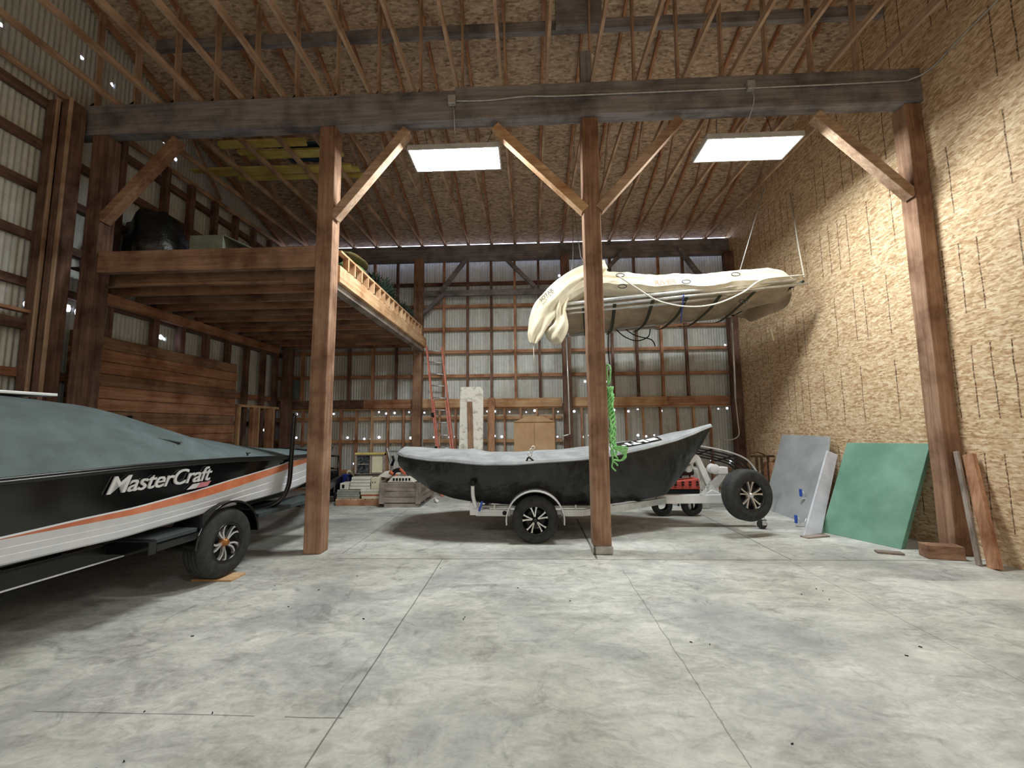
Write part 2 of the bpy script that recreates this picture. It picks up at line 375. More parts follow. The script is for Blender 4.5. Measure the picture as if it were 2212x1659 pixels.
# ------------------------------------------------------------------ the setting
XL, XR, YB, YF = -6.56, 5.12, 10.66, -4.2
def deck_z(y): return 6.37 + .30*(10.45-y) if y > 2 else 6.37+.30*8.45-.30*(2-y)
struct(bx((XL-.3, YF-.3, -.2), (XR+.3, YB+.5, 0)).build('floor', CONC))
m = MB()
for y0, y1 in ((2, 10.52), (YF-.2, 2)):
    m.add([(XL-.2, y0, deck_z(y0)), (XR+.2, y0, deck_z(y0)), (XR+.2, y1, deck_z(y1)), (XL-.2, y1, deck_z(y1)),
           (XL-.2, y0, deck_z(y0)+.05), (XR+.2, y0, deck_z(y0)+.05), (XR+.2, y1, deck_z(y1)+.05), (XL-.2, y1, deck_z(y1)+.05)],
          [(0, 1, 2, 3), (7, 6, 5, 4), (0, 4, 5, 1), (1, 5, 6, 2), (2, 6, 7, 3), (3, 7, 4, 0)])
struct(m.build('ceiling', OSB_C))
def gable(x0, x1):
    m = MB(); P = [(YF, 0), (YB, 0), (YB, deck_z(YB-.1)), (2, deck_z(2.001)+.01), (YF, deck_z(YF)+.02)]
    return m.prism([(x0, y, z) for y, z in P], (x1-x0, 0, 0))
struct(gable(XR, XR+.05).build('wall_right', OSB_R))
# corrugated sheets (real ribs)
def corr_back():
    m = MB(); m.smooth = True; n = 6; per = .0677; N = int((XR-XL)/per)*n+14; R = []
    for i in range(N+1):
        x = XL-.06 + i*per/n; d = .009*math.cos(2*PI*i/n); R.append([(x, YB+d, 0), (x, YB+d, 6.27)])
    return m.rings(R, closed=False, caps=False)
wall_back = struct(corr_back().build('wall_back', GALV_B))
def corr_left():
    m = MB(); m.smooth = True; n = 6; per = .0677; N = int((YB-YF)/per)*n+8; R = []
    for i in range(N+1):
        y = YF + i*per/n; d = .009*math.cos(2*PI*i/n); R.append([(XL+d, y, 0), (XL+d, y, deck_z(y)+.02)])
    return m.rings(R, closed=False, caps=False)
wall_left = struct(corr_left().build('wall_left', GALV_L))
struct(bx((XL-.1, YF-.06, 0), (XR+.1, YF, 9)).build('wall_front', OSB_R))
# back wall framing
S38 = .038
for i in range(-7, 11):
    x = -2.175+.6135*i
    if x < -6.45 or x > 5.05 or abs(x+2.78) < .14 or abs(x-.95) < .13: continue
    bx((x-.03, 10.44, 2.25), (x+.03, 10.53, 5.86)).build('stud', W_DARK['z'] if i % 3 else W_STUD['z'], wall_back)
for z in (2.868, 3.493, 4.093, 4.70, 5.3):
    for a, b in ((XL, -2.9), (-2.9, .95), (.95, XR)):
        bx((a, 10.53, z-.055), (b, 10.62, z+.025)).build('girt', W_STUD['x'] if z < 5 else W_DARK['x'], wall_back)
for a, b, mt in ((XL, -4.2, W_DARK), (-4.2, -2.9, W_STUD), (-2.7, .82, W_TAN), (1.08, 3.4, W_TAN), (3.4, 5.05, W_STUD)):
    bx((a, 10.40, 2.035), (b, 10.47, 2.255)).build('header_board', mt['x'], wall_back, bevel=.004)
for a, b in ((XL, -2.9), (-2.7, .82), (1.08, XR)):
    bx((a, 10.45, 2.0), (b, 10.56, 2.04)).build('top_plate', W_TAN['x'], wall_back)
    bx((a, 10.45, 0), (b, 10.56, .04)).build('bottom_plate', W_STUD['x'], wall_back)
    if a < 1:
        for z in (1.78, 1.20): bx((a, 10.56, z-.045), (b, 10.62, z+.045)).build('rail', W_TAN['x'], wall_back)
    bx((a, 10.56, .42), (b, 10.62, .5)).build('rail', W_TAN['x'], wall_back)
k = 0
for x in (-6.2, -5.8, -5.4, -4.809, -4.403, -3.999, -3.584, -3.182, -2.265, -1.856, -1.44, -1.03, -.623, -.218, .185, .6, 1.3, 1.62, 2.0, 2.396, 2.82, 3.245, 3.661, 4.05, 4.45):
    k += 1
    bx((x-.022, 10.45, .04), (x+.022, 10.54, 2.0)).build('stud', (W_STUD if k % 3 else W_TAN)['z'], wall_back)
bx((3.0, 10.38, 1.2), (4.2, 10.44, 1.28)).build('rail', W_STUD['x'], wall_back)
bx((XL, 10.38, 5.85), (XR, 10.50, 6.27)).build('eave_girder', W_BEAM['x'], wall_back)
bx((-2.67, 10.37, 4.91), (.84, 10.44, 5.06)).build('wall_beam', W_BEAM['x'], wall_back)
def brace(p0, p1, wd, ht, name='brace', m=None, parent=None, up=(0, 1, 0)):
    return MB().beam(p0, p1, wd, ht, up).build(name, m or W_BEAM['x'], parent, bevel=.004)
for p0, p1 in (((-2.72, 10.34, 4.4), (-2.15, 10.34, 4.95)), ((-2.25, 10.36, 5.0), (-1.6, 10.36, 5.86)), ((-.55, 10.36, 5.86), (.18, 10.36, 5.1)), ((.85, 10.34, 4.4), (.4, 10.34, 4.92)),
               ((3.85, 10.34, 6.0), (4.25, 10.34, 5.4)), ((2.4, 10.34, 5.9), (1.1, 10.34, 4.6)), ((4.9, 10.34, 4.6), (4.25, 10.34, 5.4))):
    brace(p0, p1, .09, .13, parent=wall_back)
# left wall framing
for z in (1.1, 1.66, 2.28, 3.45, 4.08, 4.75, 5.35, 5.95):
    bx((XL+.02, YF, z-.05), (XL+.10, 10.6, z+.06)).build('girt', W_STUD['y'] if z in (2.28,) else W_DARK['y'], wall_left)
bx((XL+.10, 3.6, 2.83), (XL+.16, 5.1, 2.96)).build('girt', W_DARK['y'], wall_left)
bx((XL+.10, 3.6, 3.04), (XL+.2, 5.1, 3.08)).build('girt', W_STUD['y'], wall_left)
for y in (5.95, 6.75, 7.3, 7.9, 8.5, 9.1, 9.7, 10.2):
    bx((XL+.10, y-.05, 0), (XL+.20, y+.05, 6.2)).build('stud', W_DARK['z'], wall_left)
bx((-6.34, 5.40, 0), (-6.30, 8.66, 2.93)).build('plywood_lining', OSB_L, wall_left)
for i in range(16): bx((-6.30, 5.40, i*.183), (-6.28+.004*(i % 3), 8.66-.02*(i % 2), i*.183+.175)).build('lining_plank', (W_STUD if i % 3 else W_POST)['y'], wall_left, bevel=.003)
# a framed opening of pale new studs in the left wall
for y, wd, mt in ((8.77, .03, W_TAN), (9.29, .08, W_STUD), (9.42, .025, W_TAN), (9.84, .08, W_STUD), (9.98, .03, W_TAN)):
    bx((-6.34, y-wd, 0), (-6.25, y+wd, 2.03)).build('new_stud', mt['z'], wall_left)
bx((-6.34, 8.72, 2.03), (-6.24, 10.16, 2.08)).build('new_stud', W_TAN['y'], wall_left)
# translucent pane high in the back left corner
wn = struct(bx((-6.36, 10.575, 2.34), (-5.98, 10.60, 2.82)).build('window_1', mat('pale_blue_sheet', '6f8494', '98acb8', 3, .4)))
bx((-6.40, 10.56, 2.30), (-5.94, 10.60, 2.335)).build('window_sill', W_GREY['x'], wn)
# ------------------------------------------------------------------ posts, beams, braces
def post(name, a, b, m, label, g='rough sawn barn posts', seg=7, cat='post'):
    cx, cy = (a[0]+b[0])/2, (a[1]+b[1])/2
    mb = MB(); mb.beam((cx, cy, a[2]), (cx, cy, b[2]), b[0]-a[0], b[1]-a[1], (0, 1, 0), seg, .006)
    return one(mb, name, m, label, cat, g, bevel=.012)
post('timber_post', (-2.81, 5.2, 0), (-2.59, 5.41, 5.66), W_POST['z'], 'square timber post in front of the covered powerboat bow, carrying the loft corner')
post('timber_post', (.75, 5.22, .1), (.97, 5.43, 5.66), W_POST['z'], 'square timber post near the middle, green rope hanging beside it')
post('timber_post', (4.91, 5.2, 0), (5.11, 5.41, 5.66), W_POST['z'], 'square timber post against the strand board wall, behind the green board')
post('timber_post', (-6.06, 5.2, 0), (-5.84, 5.41, 5.66), W_DARK['z'], 'dark timber post at the near left corner of the loft')
post('timber_post', (-2.89, 10.16, 0), (-2.67, 10.36, 5.84), W_POST['z'], 'brown timber post at the back wall behind the orange ladder')
post('timber_post', (.84, 10.16, 0), (1.05, 10.36, 5.84), W_DARK['z'], 'brown timber post at the back wall right of the cardboard box')
post('timber_post', (4.90, 10.16, 0), (5.1, 10.36, 5.84), W_DARK['z'], 'dark timber post in the far right corner of the back wall')
post('timber_post', (-6.22, 10.16, 0), (-6.02, 10.36, 5.84), W_DARK['z'], 'dark timber post in the far left corner beneath the loft')
for x0, x1, wd in ((-6.46, -6.30, 'outer'), (-6.24, -6.12, 'inner')):
    t = thing('wall_post', 'dark pale-edged post by the left metal wall, %s of the pair' % wd, 'post', (x0, 4.95, 0), group='paired posts at the left wall')
    bx((x0, 4.95, 0), (x1, 5.15, 6.0)).build('post_body', W_DARK['z'], t)
    bx((x1-.005, 4.93, 0), (x1+.03, 4.955, 6.0)).build('edge_strip', W_TRUSS['z'], t)
one(bx((.76, 5.24, 6.16), (.9, 5.36, 6.65)), 'post_stub', W_BEAM['z'], 'short dark timber stub standing on the main beam above the middle post', 'post')
one(MB().beam((.862, 5.33, 0), (.862, 5.33, .1), .25, .24, (0, 1, 0)), 'concrete_footing', CONC, 'small concrete pad under the middle post', 'footing', bevel=.02)
mb = MB().box((-6.5, 5.19, 5.66), (-.95, 5.33, 6.10)); mb.box((-.95, 5.17, 5.66), (XR, 5.33, 6.12))
t = tag(mb.build('main_beam', W_BEAM['x'], bevel=.008), 'long dark timber beam across the barn on top of the front row of posts', 'beam')
bx((-6.5, 5.34, 5.70), (XR, 5.40, 6.10)).build('rear_ply', W_BEAM['x'], t)
one(bx((-5.6, 5.55, 7.30), (XR-.02, 5.63, 7.46)), 'upper_purlin', W_BEAM['x'], 'dark horizontal timber high under the roof, above the main beam', 'beam')
one(bx((.46, 5.46, 7.29), (1.12, 5.54, 7.74)), 'splice_board', W_BEAM['x'], 'dark square splice board on the high timber above the middle post', 'board')
for nm, p0, p1, mt in (('right side of the post by the powerboat', (-2.60, 5.27, 4.36), (-1.61, 5.27, 5.58), W_TRUSS), ('left side of the middle post', (.77, 5.27, 4.36), (-.41, 5.27, 5.58), W_TAN),
                       ('right side of the middle post', (.95, 5.27, 4.36), (2.05, 5.27, 5.58), W_TRUSS), ('left side of the post at the strand board wall', (4.93, 5.27, 4.42), (3.81, 5.27, 5.58), W_TRUSS),
                       ('right side of the dark loft corner post', (-5.86, 5.27, 4.42), (-4.85, 5.27, 5.58), W_POST)):
    mb = MB().beam(p0, p1, .12, .13, (0, 1, 0))
    one(mb, 'knee_brace', mt['x'], 'diagonal timber knee brace on the ' + nm, 'brace', 'diagonal knee braces under the main beam', bevel=.006)
# roof trusses
def truss_parts(root):
    z0 = 6.12
    m = MB(); m.beam((0, -4, z0+.045), (0, 5.25, z0+.045), S38, .089); m.beam((0, 5.25, z0+.045), (0, 10.36, 6.315), S38, .089); m.build('bottom_chord', W_TRUSS['y'], root, False)
    m = MB(); m.beam((0, 2, deck_z(2.001)-.055), (0, 10.36, deck_z(10.36)-.055), S38, .09); m.build('top_chord', W_STUD['y'], root, False)
    for y0, y1 in ((5.5, 5.45), (8.0, 6.9)):
        MB().beam((.03, y0, 6.2+.035*(y0-5.2)), (.03, y1, deck_z(y1)-.06), .03, .085, (0, 1, 0)).build('web', W_TRUSS['z'], root, False)
    MB().box((-.04, 10.37, 6.28), (.04, 10.51, 6.35)).build('rafter_tail', W_TRUSS['y'], root, False)
    m = MB().prism([(.022, 5.32, 6.16), (.022, 5.66, 6.17), (.022, 5.5, 6.45)], (.006, 0, 0)); m.build('gusset', DKMET, root, False)
ORD = ['first', 'second', 'third', 'fourth', 'fifth', 'sixth', 'seventh', 'eighth', 'ninth', 'tenth', 'eleventh', 'twelfth']
first = None; K = list(range(-5, 14))
for k in K:
    x = -3.3635+.6096*k
    if k == K[0]: nm = 'nearest the left metal wall'
    elif k == K[-1]: nm = 'nearest the strand board wall'
    elif x < .86: nm = ORD[k-K[0]] + ' from the left metal wall'
    else: nm = ORD[K[-1]-k] + ' from the strand board wall'
    lab = 'pale lumber roof truss, ' + nm
    if first is None:
        first = thing('roof_truss', lab, 'truss', (x, 0, 0), group='roof trusses overhead'); ORG[first.name] = V((0, 0, 0)); truss_parts(first)
    else:
        r = first.copy(); COL.objects.link(r); r.location = (x, 0, 0); r['label'] = lab
        for c in list(first.children):
            d = c.copy(); COL.objects.link(d); d.parent = r

# ------------------------------------------------------------------ lamps, conduit, cords
def lamp(x, y, z, label, m, drop=True):
    t = thing('panel_light', label, 'ceiling light', (x, y, z), group='white rectangular panel lights')
    L, Wd = .625, .24
    mb = MB().box((x-L-.02, y-Wd-.02, z+.015), (x+L+.02, y+Wd+.02, z+.06)); mb.box((x-L+.1, y-.1, z+.06), (x+L-.1, y+.1, z+.1)); mb.build('housing', HOUSING, t, bevel=.004)
    mb = MB()
    for a, b in (((-L-.02, -Wd-.02), (L+.02, -Wd)), ((-L-.02, Wd), (L+.02, Wd+.02)), ((-L-.02, -Wd), (-L, Wd)), ((L, -Wd), (L+.02, Wd))):
        mb.box((x+a[0], y+a[1], z-.012), (x+b[0], y+b[1], z+.015))
    mb.build('frame', HOUSING, t)
    mb = MB().add([(x-L, y-Wd, z), (x-L, y+Wd, z), (x+L, y+Wd, z), (x+L, y-Wd, z)], [(0, 1, 2, 3)]); mb.build('lens', m, t)
    if drop:
        for dx in (-.4, .4):
            tx = min((-3.3635+.6096*k for k in range(-5, 14)), key=lambda q: abs(q-x-dx)); MB().tube([(x+dx, y, z+.06), (x+dx, y, z+.12), (tx, y, 6.17)], .004, 6).build('hanger_wire', DKMET, t)
    return t
lamp(-1.01, 5.63, 5.40, 'lit white panel light left of the middle post', LENS)
lamp(3.10, 5.63, 5.40, 'lit white panel light hanging nearer the strand board wall', LENS)
for x in (-2.6, 2.9):  # unseen fill panels, added to brighten post fronts and shadows
    lamp(x, -2.7, 5.5, 'added fill panel light behind the viewer, %s half of the barn' % ('left' if x < 0 else 'right'), LENS_FILL)
t = thing('electrical_conduit', 'thin pale conduit along the front of the main beam and up the strand board wall', 'conduit', (-.98, 5.15, 5.9))
pts = [(-.95, 5.15, 5.905), (-.5, 5.15, 5.895), (0, 5.15, 5.93), (.4, 5.15, 5.915), (1, 5.15, 5.915), (2.9, 5.15, 5.915), (4.7, 5.15, 5.925), (4.95, 5.13, 5.93), (5.09, 5.0, 5.96), (5.10, 4.6, 6.02), (5.10, 3.0, 6.2)]
MB().tube(bez(pts, 6), .011, 6).build('pipe', CONDUIT, t)
for x, z in ((-.98, 5.9), (2.94, 5.93)):
    bx((x-.05, 5.10, z-.06), (x+.05, 5.165, z+.06)).build('junction_box', CONDUIT, t, bevel=.006)
MB().tube(bez([(-.97, 5.13, 5.85), (-.95, 5.14, 5.7), (-1.0, 5.5, 5.52)], 5), .006, 6).build('lamp_cord', CONDUIT, t)
MB().tube(bez([(2.95, 5.13, 5.88), (2.97, 5.14, 5.7), (3.0, 5.5, 5.52)], 5), .006, 6).build('lamp_cord', CONDUIT, t)

# ------------------------------------------------------------------ storage loft
lo = thing('storage_loft', 'timber storage loft filling the left bay, open underneath', 'loft', (-4.4, 7.8, 3.5))
bx((-5.84, 5.22, 3.67), (-2.81, 5.32, 3.965)).build('front_beam', W_POST['x'], lo, bevel=.008)
bx((XL+.2, 5.32, 3.78), (-2.62, 10.36, 3.80)).build('deck', W_DARK['y'], lo)
for i in range(13):
    y = 5.55+i*.4
    bx((XL+.2, y-.03, 3.58), (-2.72, y+.03, 3.78)).build('joist', W_STUD['x'] if i % 2 else W_POST['x'], lo)
bx((-2.62, 5.41, 3.53), (-2.56, 10.2, 3.76)).build('rim_board', W_TAN['y'], lo, bevel=.004)
bx((-2.76, 5.43, 3.44), (-2.62, 10.2, 3.53)).build('under_beam', W_GREY['y'], lo)
bx((XL+.2, 5.6, 3.42), (XL+.3, 10.1, 3.58)).build('ledger', W_STUD['y'], lo)
bx((-2.63, 5.41, 3.945), (-2.55, 9.75, 3.975)).build('edge_rail', W_TAN['y'], lo)
for i in range(17):
    y = 5.62+i*.255 + (.03 if i % 5 == 0 else 0)
    bx((-2.63, y-.02, 3.76), (-2.55, y+.02, 3.945)).build('edge_block', W_TAN['z'], lo)
bx((-2.86, 5.35, 3.80), (-2.83, 10.2, 3.93)).build('inner_kerb', W_POST['y'], lo)

# ------------------------------------------------------------------ things up on the loft and the trusses
ys = [(6.42, -5.2, -3.7, 0, 'thick'), (6.60, -5.0, -3.3, 0, 'second'), (6.72, -4.9, -3.2, 0, 'third'), (7.05, -6.2, -3.2, 0, 'long'), (7.17, -5.9, -3.1, 0, 'front'), (7.34, -5.5, -3.0, 0, 'rearmost')]
for i, (y, x0, x1, dz, nm) in enumerate(ys):
    hh = .09 if i == 0 else .045
    o = one(MB().beam((x0, y, 6.31+hh/2), (x1, y+.02*(i % 2), 6.31+hh/2), .1, hh), 'lumber_board', W_YEL['x'],
        'yellowish board across the trusses above the loft, %s from the main beam' % ORD[i], 'board', 'yellow boards stored on the trusses', bevel=.004)
mb = MB(); mb.smooth = True
mb.grid(lambda u, v: V((-4.25+u*.95, 6.45+v*.5, 6.36+.10*math.sin(PI*u)*math.sin(PI*v)+.03*noise.noise(V((u*5, v*5, 1))))), 14, 10)
one(mb, 'folded_tarp', BLUET, 'folded dark blue tarp on the boards above the loft', 'tarp', solid=.03)
def lump(c, r, m, name, label, cat, group=None, seed=1, amp=.25, nz=2.2, seg=24):
    mb = MB(); mb.smooth = True; c = V(c); R = []
    for i in range(1, seg//2):
        a = PI*i/(seg//2); ring = []
        for k in range(seg):
            b = 2*PI*k/seg; d = V((math.sin(a)*math.cos(b), math.sin(a)*math.sin(b), math.cos(a))); s = 1+amp*noise.noise(d*nz+V((seed*3.1, 0, 0)))
            p = V((d.x*r[0], d.y*r[1], d.z*r[2]))*s; p.z = max(p.z, -r[2]*.86); ring.append(c+p)
        R.append(ring)
    mb.rings(R, True, True); return one(mb, name, m, label, cat, group)
t = thing('pale_carton', 'pale grey-green box on the loft floor behind the front beam', 'box', (-4.9, 6.3, 3.8))
bx((-5.33, 6.1, 3.8), (-4.78, 6.75, 4.60)).build('box_body', PALEB, t, bevel=.01)
mb = MB().prism([(-4.78, 6.1, 4.58), (-4.78, 6.75, 4.58), (-4.3, 6.7, 4.38), (-4.35, 6.15, 4.38)], (0, 0, .02)); mb.build('flap', PALEB, t)
lump((-5.78, 6.0, 4.36), (.38, .4, .60), BLACKF, 'black_bag', 'tall black plastic-wrapped bundle on the loft beside the pale box', 'bag', seed=2)
lump((-5.35, 7.4, 4.25), (.3, .3, .5), BLACKF, 'crumpled_sheeting', 'crumpled dark plastic sheeting on the loft behind the black bundle', 'bag', seed=5, amp=.5)
lump((-4.1, 8.4, 4.15), (.6, .5, .40), BLACKF, 'dark_bundle', 'low dark bundle far back on the loft', 'bag', seed=9, amp=.5)
for i, (z, mt, cn, r) in enumerate(((3.91, BAGR, 'faded red', .11), (4.16, BAGG, 'green', .15), (4.37, mat('ochre_sack', '4c4228', '685c38', 8, .85), 'ochre', .07))):
    lump((-2.98, 6.75, z), (.22, .4, r), mt, 'stuffed_sack', cn + ' stuffed sack in the small stack at the loft edge', 'sack', 'stack of sacks at the loft edge', seed=i+20, amp=.15)
def needles(c, r, n, name, label):
    mb = MB()
    for i in range(n):
        d = V((random.gauss(0, 1), random.gauss(0, 1), random.gauss(0, .9))).normalized(); p = V(c)+V((d.x*r[0], d.y*r[1], d.z*r[2]))*random.random()**.5
        e = (d+V((random.uniform(-.7, .7), random.uniform(-.7, .7), random.uniform(-.3, .6)))).normalized()*random.uniform(.06, .15); s = e.cross(V((.3, .5, .8))).normalized()*.012
        mb.add([p-s, p+s, p+e], [(0, 1, 2)])
    return one(mb, name, GARL, label, 'greenery')
needles((-2.95, 7.9, 4.15), (.28, .7, .36), 1500, 'artificial_greenery', 'heap of dark artificial greenery at the loft edge, nearer half')
needles((-2.9, 9.2, 4.05), (.25, .6, .3), 1100, 'artificial_greenery', 'heap of dark artificial greenery at the loft edge, beside the back post')

# ------------------------------------------------------------------ wheels
def wheel(c, axis, R, wd, rim, name, parent, world, hubm, spokes=5, twist=0.0, curvy=False):
    """axis points out of the face"""
    c = V(c); ax = V(axis).normalized(); h = wd/2; m = MB()
    prof = [(rim*.96, h-.012), (rim, h-.004), (rim+.012, h), (R-.05, h+.008), (R-.018, h-.006), (R-.003, h-.03)]
    for i in range(4):
        y0 = h-.03-(wd-.06)*i/4-.006; y1 = h-.03-(wd-.06)*(i+1)/4+.006; prof += [(R-.001, y0), (R, (y0+y1)/2), (R-.001, y1), (R-.009, y1-.003), (R-.009, y1-.009)]
    prof += [(R-.003, -h+.03), (R-.018, -h+.006), (R-.05, -h), (rim, -h+.01), (rim*.96, -h+.02)]
    m.lathe(prof, c, ax, 72); tyre = m.build(name, RUBBER, parent, world)
    m = MB(); m.lathe([(rim+.006, h-.006), (rim-.012, h-.004), (rim-.02, h-.02), (rim-.03, -h*.2), (rim*.55, -h*.35), (.0001, -h*.3)], c, ax, 48); m.build('wheel_rim', RIMB, tyre, world)
    m = MB(); m.lathe([(rim+.008, h-.004), (rim+.004, h+.003), (rim-.012, h+.002), (rim-.016, h-.006)], c, ax, 48); m.build('rim_lip', RIMB, tyre, world)
    t = V((0, 0, 1)); e1 = (t-ax*t.dot(ax)).normalized(); e2 = ax.cross(e1)
    for k in range(spokes):
        for sgn in (-1, 1):
            a0 = twist+2*PI*k/spokes+sgn*.10; a1 = twist+2*PI*k/spokes+sgn*(.235 if not curvy else .26)
            pts = []
            for i in range(6):
                u = i/5; r = .028+(rim-.034)*u; a = a0*(1-u)+a1*u + (0 if not curvy else .22*math.sin(PI*u)); pts.append((a, r, (.0065+.002*u+(.010 if i == 5 else 0))*rim/.165))
            m = MB(); f = []
            for a, r, hw in pts:
                d = e1*math.cos(a)+e2*math.sin(a); n = ax.cross(d)
                zf = h-.016-.02*(1-r/rim); f.append([c+d*r+n*hw+ax*zf, c+d*r-n*hw+ax*zf, c+d*r-n*hw+ax*(zf-.03), c+d*r+n*hw+ax*(zf-.03)])
            m.rings(f); m.build('spoke', ALLOY, tyre, world)
    m = MB(); m.lathe([(.0001, h+.002), (.022, h+.002), (.032, h-.006), (.036, h-.03), (.05, h-.04), (.052, h-.07)], c, ax, 24); m.build('hub_cap', hubm, tyre, world)
    return tyre

# ------------------------------------------------------------------ powerboat under its cover (left)
A0 = .073
pb = thing('covered_powerboat', 'black, white and orange powerboat under a fitted grey-green cover', 'boat', (-4.38, 4.45, 0), -A0)
HT = [(-3.2, 1.25, .87, .862, .70), (-1.85, 1.25, .885, .865, .70), (-1.4, 1.255, .905, .855, .69), (-1.0, 1.26, .915, .849, .68), (-.4, 1.25, .967, .873, .705), (0, 1.24, 1.015, .912, .72), (.4, 1.222, 1.053, .957, .73),
      (1.2, 1.185, 1.13, 1.037, .735), (2.2, 1.17, 1.15, 1.09, .78), (3.0, 1.17, 1.155, 1.12, .90), (3.95, 1.18, 1.17, 1.15, 1.10)]   # Y, rail, black/white line, orange foot, chine
def wl(Y): return 1.25 if Y < 0 else 1.25*(1-min(.985, (Y/4.05)))**.0*(1-min(.985, Y/4.05)**2.2)
STY = [-3.2+i*.12 for i in range(61)]
STY = [y for y in STY if y <= 3.98]
m = MB(); m.smooth = True; BAND = 10; R = []
for Y in STY:
    A, C, O, F = (interp(HT, Y, k) for k in (1, 2, 3, 4)); wY = wl(Y); wc = max(.01, wY-.10); kz = .40+.35*max(0, (Y-1.8)/2.2)**2
    f1 = F+(O-F)*.30; f2 = F+(O-F)*.62; cw = C-.014
    prof = [(0, kz), (wc*.5, kz+(F-kz)*.55), (wc-.02, F-.015), (wc, F), (wc+.02, f1), (wc+.016, f1+.004), (wc+.04, f2), (wc+.037, f2+.004), (wc+.07, O), (wc+.082, max(cw, O+.003)), (wc+.085, max(C, O+.006)), (wc+.092, (A-.07+C)/2), (wY, A-.05)]
    R.append(prof)
cols = [1, 1, 1, 1, 1, 1, 1, 1, 2, 1, 0, 0]
for sgn in (1, -1):
    for j in range(12):
        m.k = cols[j]
        rr = [[V((sgn*p[j][0], Y, p[j][1])), V((sgn*p[j+1][0], Y, p[j+1][1]))] for p, Y in zip(R, STY)]
        m.rings(rr, closed=False, caps=False)
m.k = 0; m.smooth = False
P = R[0]; m.add([(q[0], -3.2, q[1]) for q in P]+[(-q[0], -3.2, q[1]) for q in reversed(P[1:])], [tuple(range(2*len(P)-1))])
hull = m.build('hull', [BLACKM, WHITEG, ORANGE], pb, False)
m = MB(); m.smooth = True
for sgn in (1, -1):
    rr = []
    for Y in STY:
        A = interp(HT, Y, 1); wY = wl(Y); rr.append([V((sgn*(wY-.02), Y, A-.055)), V((sgn*(wY+.012), Y, A-.05)), V((sgn*(wY+.026), Y, A-.036)), V((sgn*(wY+.024), Y, A-.02)), V((sgn*(wY+.008), Y, A-.012)), V((sgn*(wY-.02), Y, A-.012))])
    m.rings(rr)
m.build('rub_rail', BLACKP, pb, False)
CT = [(-3.2, 1.62), (-2.2, 1.8), (-1.5, 1.85), (-1.13, 1.83), (-.83, 1.80), (-.67, 1.765), (-.4, 1.69), (-.08, 1.58), (.09, 1.51), (.48, 1.44), (.94, 1.345), (1.33, 1.285), (2.13, 1.225), (2.91, 1.19), (4, 1.19)]
def cover_pt(Y, u, off=0):
    A = interp(HT, Y, 1); wY = wl(Y)+.012; T = interp(CT, Y, 1); x = wY*math.cos(PI*u); k = abs(math.cos(PI*u))
    z = A-.02+(T-A+.02)*(1-k**2.3)
    z += .012*noise.noise(V((x*2.2, Y*2.2, 0)))*(1-k)**.5 + .03*math.exp(-((abs(x)-.98)/.1)**2-((Y+.42)/.22)**2)
    return V((x, Y, z+off))
m = MB(); m.smooth = True
m.rings([[cover_pt(Y, k/40) for k in range(41)] for Y in [-3.22+i*.1 for i in range(72)]], closed=False, caps=False)
cv = m.build('boat_cover', COVER, pb, False, solid=.006)
m = MB(); m.smooth = True
for sgn in (1,): m.tube([(wl(Y)+.016, Y, interp(HT, Y, 1)-.008) for Y in STY], .011, 8)
m.build('cover_hem', BLACKP, cv, False)
m = MB(); m.smooth = True; m.rings([[cover_pt(2.05+.11*j, k/30, .012) for k in range(31)] for j in range(4)], closed=False, caps=False); m.build('cover_strap', BLACKP, cv, False)
# scoop vent with a dark mouth, and a small strap tail
m = MB().add([(.99, -.67, 1.465), (1.08, -.49, 1.41), (1.07, -.61, 1.345), (1.0, -.60, 1.36)], [(0, 3, 2, 1)]); m.build('vent_mouth', BLACKP, cv, False, solid=.006)
m = MB().add([(.98, -.68, 1.47), (1.09, -.48, 1.415), (.90, -.30, 1.49), (.86, -.5, 1.53)], [(0, 1, 2, 3)]); m.build('cover_vent', COVER, cv, False, solid=.01)
MB().tube([(1.2, .25, 1.245), (1.2, .22, 1.28), (1.2, .25, 1.265), (1.19, .29, 1.27)], .006, 6).build('strap_tail', BLACKP, cv, False)
m = MB().box((0, -2.2, 1.835), (.36, -.98, 1.86)); m.build('tower_canopy', WPAINT, pb, False, bevel=.006)
# lettering on the starboard side
M = Matrix(((0, 0, 1, 1.262), (1.14, 0, 0, -1.275), (-.006, 1.05, 0, 1.052), (0, 0, 0, 1)))
lettering('MasterCraft', .178, M, CHROME, 'maker_lettering', hull, False, .35, .006, .0015)
M2 = lambda y, z: V((1.250, y, z))
MB().prism([M2(-.56, .985), M2(-.50, 1.03), M2(-.42, 1.032), M2(-.47, .985)], (.008, 0, 0)).build('side_badge', CHROME, hull, False)
MB().prism([M2(-.465, .985), M2(-.415, 1.032), M2(-.295, 1.036), M2(-.335, .99)], (.008, 0, 0)).build('side_badge', PINK, hull, False)
# its trailer
tr = thing('black_boat_trailer', 'black steel trailer carrying the powerboat', 'trailer', (-4.38, 4.45, 0), -A0)
for s in (1, -1):
    m = MB(); m.beam((s*.8, -3.3, .50), (s*.8, 2.2, .48), .07, .14); m.beam((s*.8, 2.2, .48), (s*.05, 4.3, .48), .07, .14); m.build('frame_rail', BLACKP, tr, False, bevel=.01)
    m = MB(); m.beam((s*.838, -3.3, .435), (s*.838, -.72, .435), .008, .012); m.build('pinstripe', CHROME, tr, False)
    m = MB(); m.beam((s*.55, -3.0, .60), (s*.55, 1.8, .58), .1, .06); m.build('bunk', STEPM, tr, False)
m = MB().beam((0, 4.2, .48), (0, 4.9, .48), .08, .1); m.build('tongue', BLACKP, tr, False)
for Y in (-2.6, 0, 1.9): MB().beam((-.8, Y, .42), (.8, Y, .42), .08, .09).build('cross_member', BLACKP, tr, False)
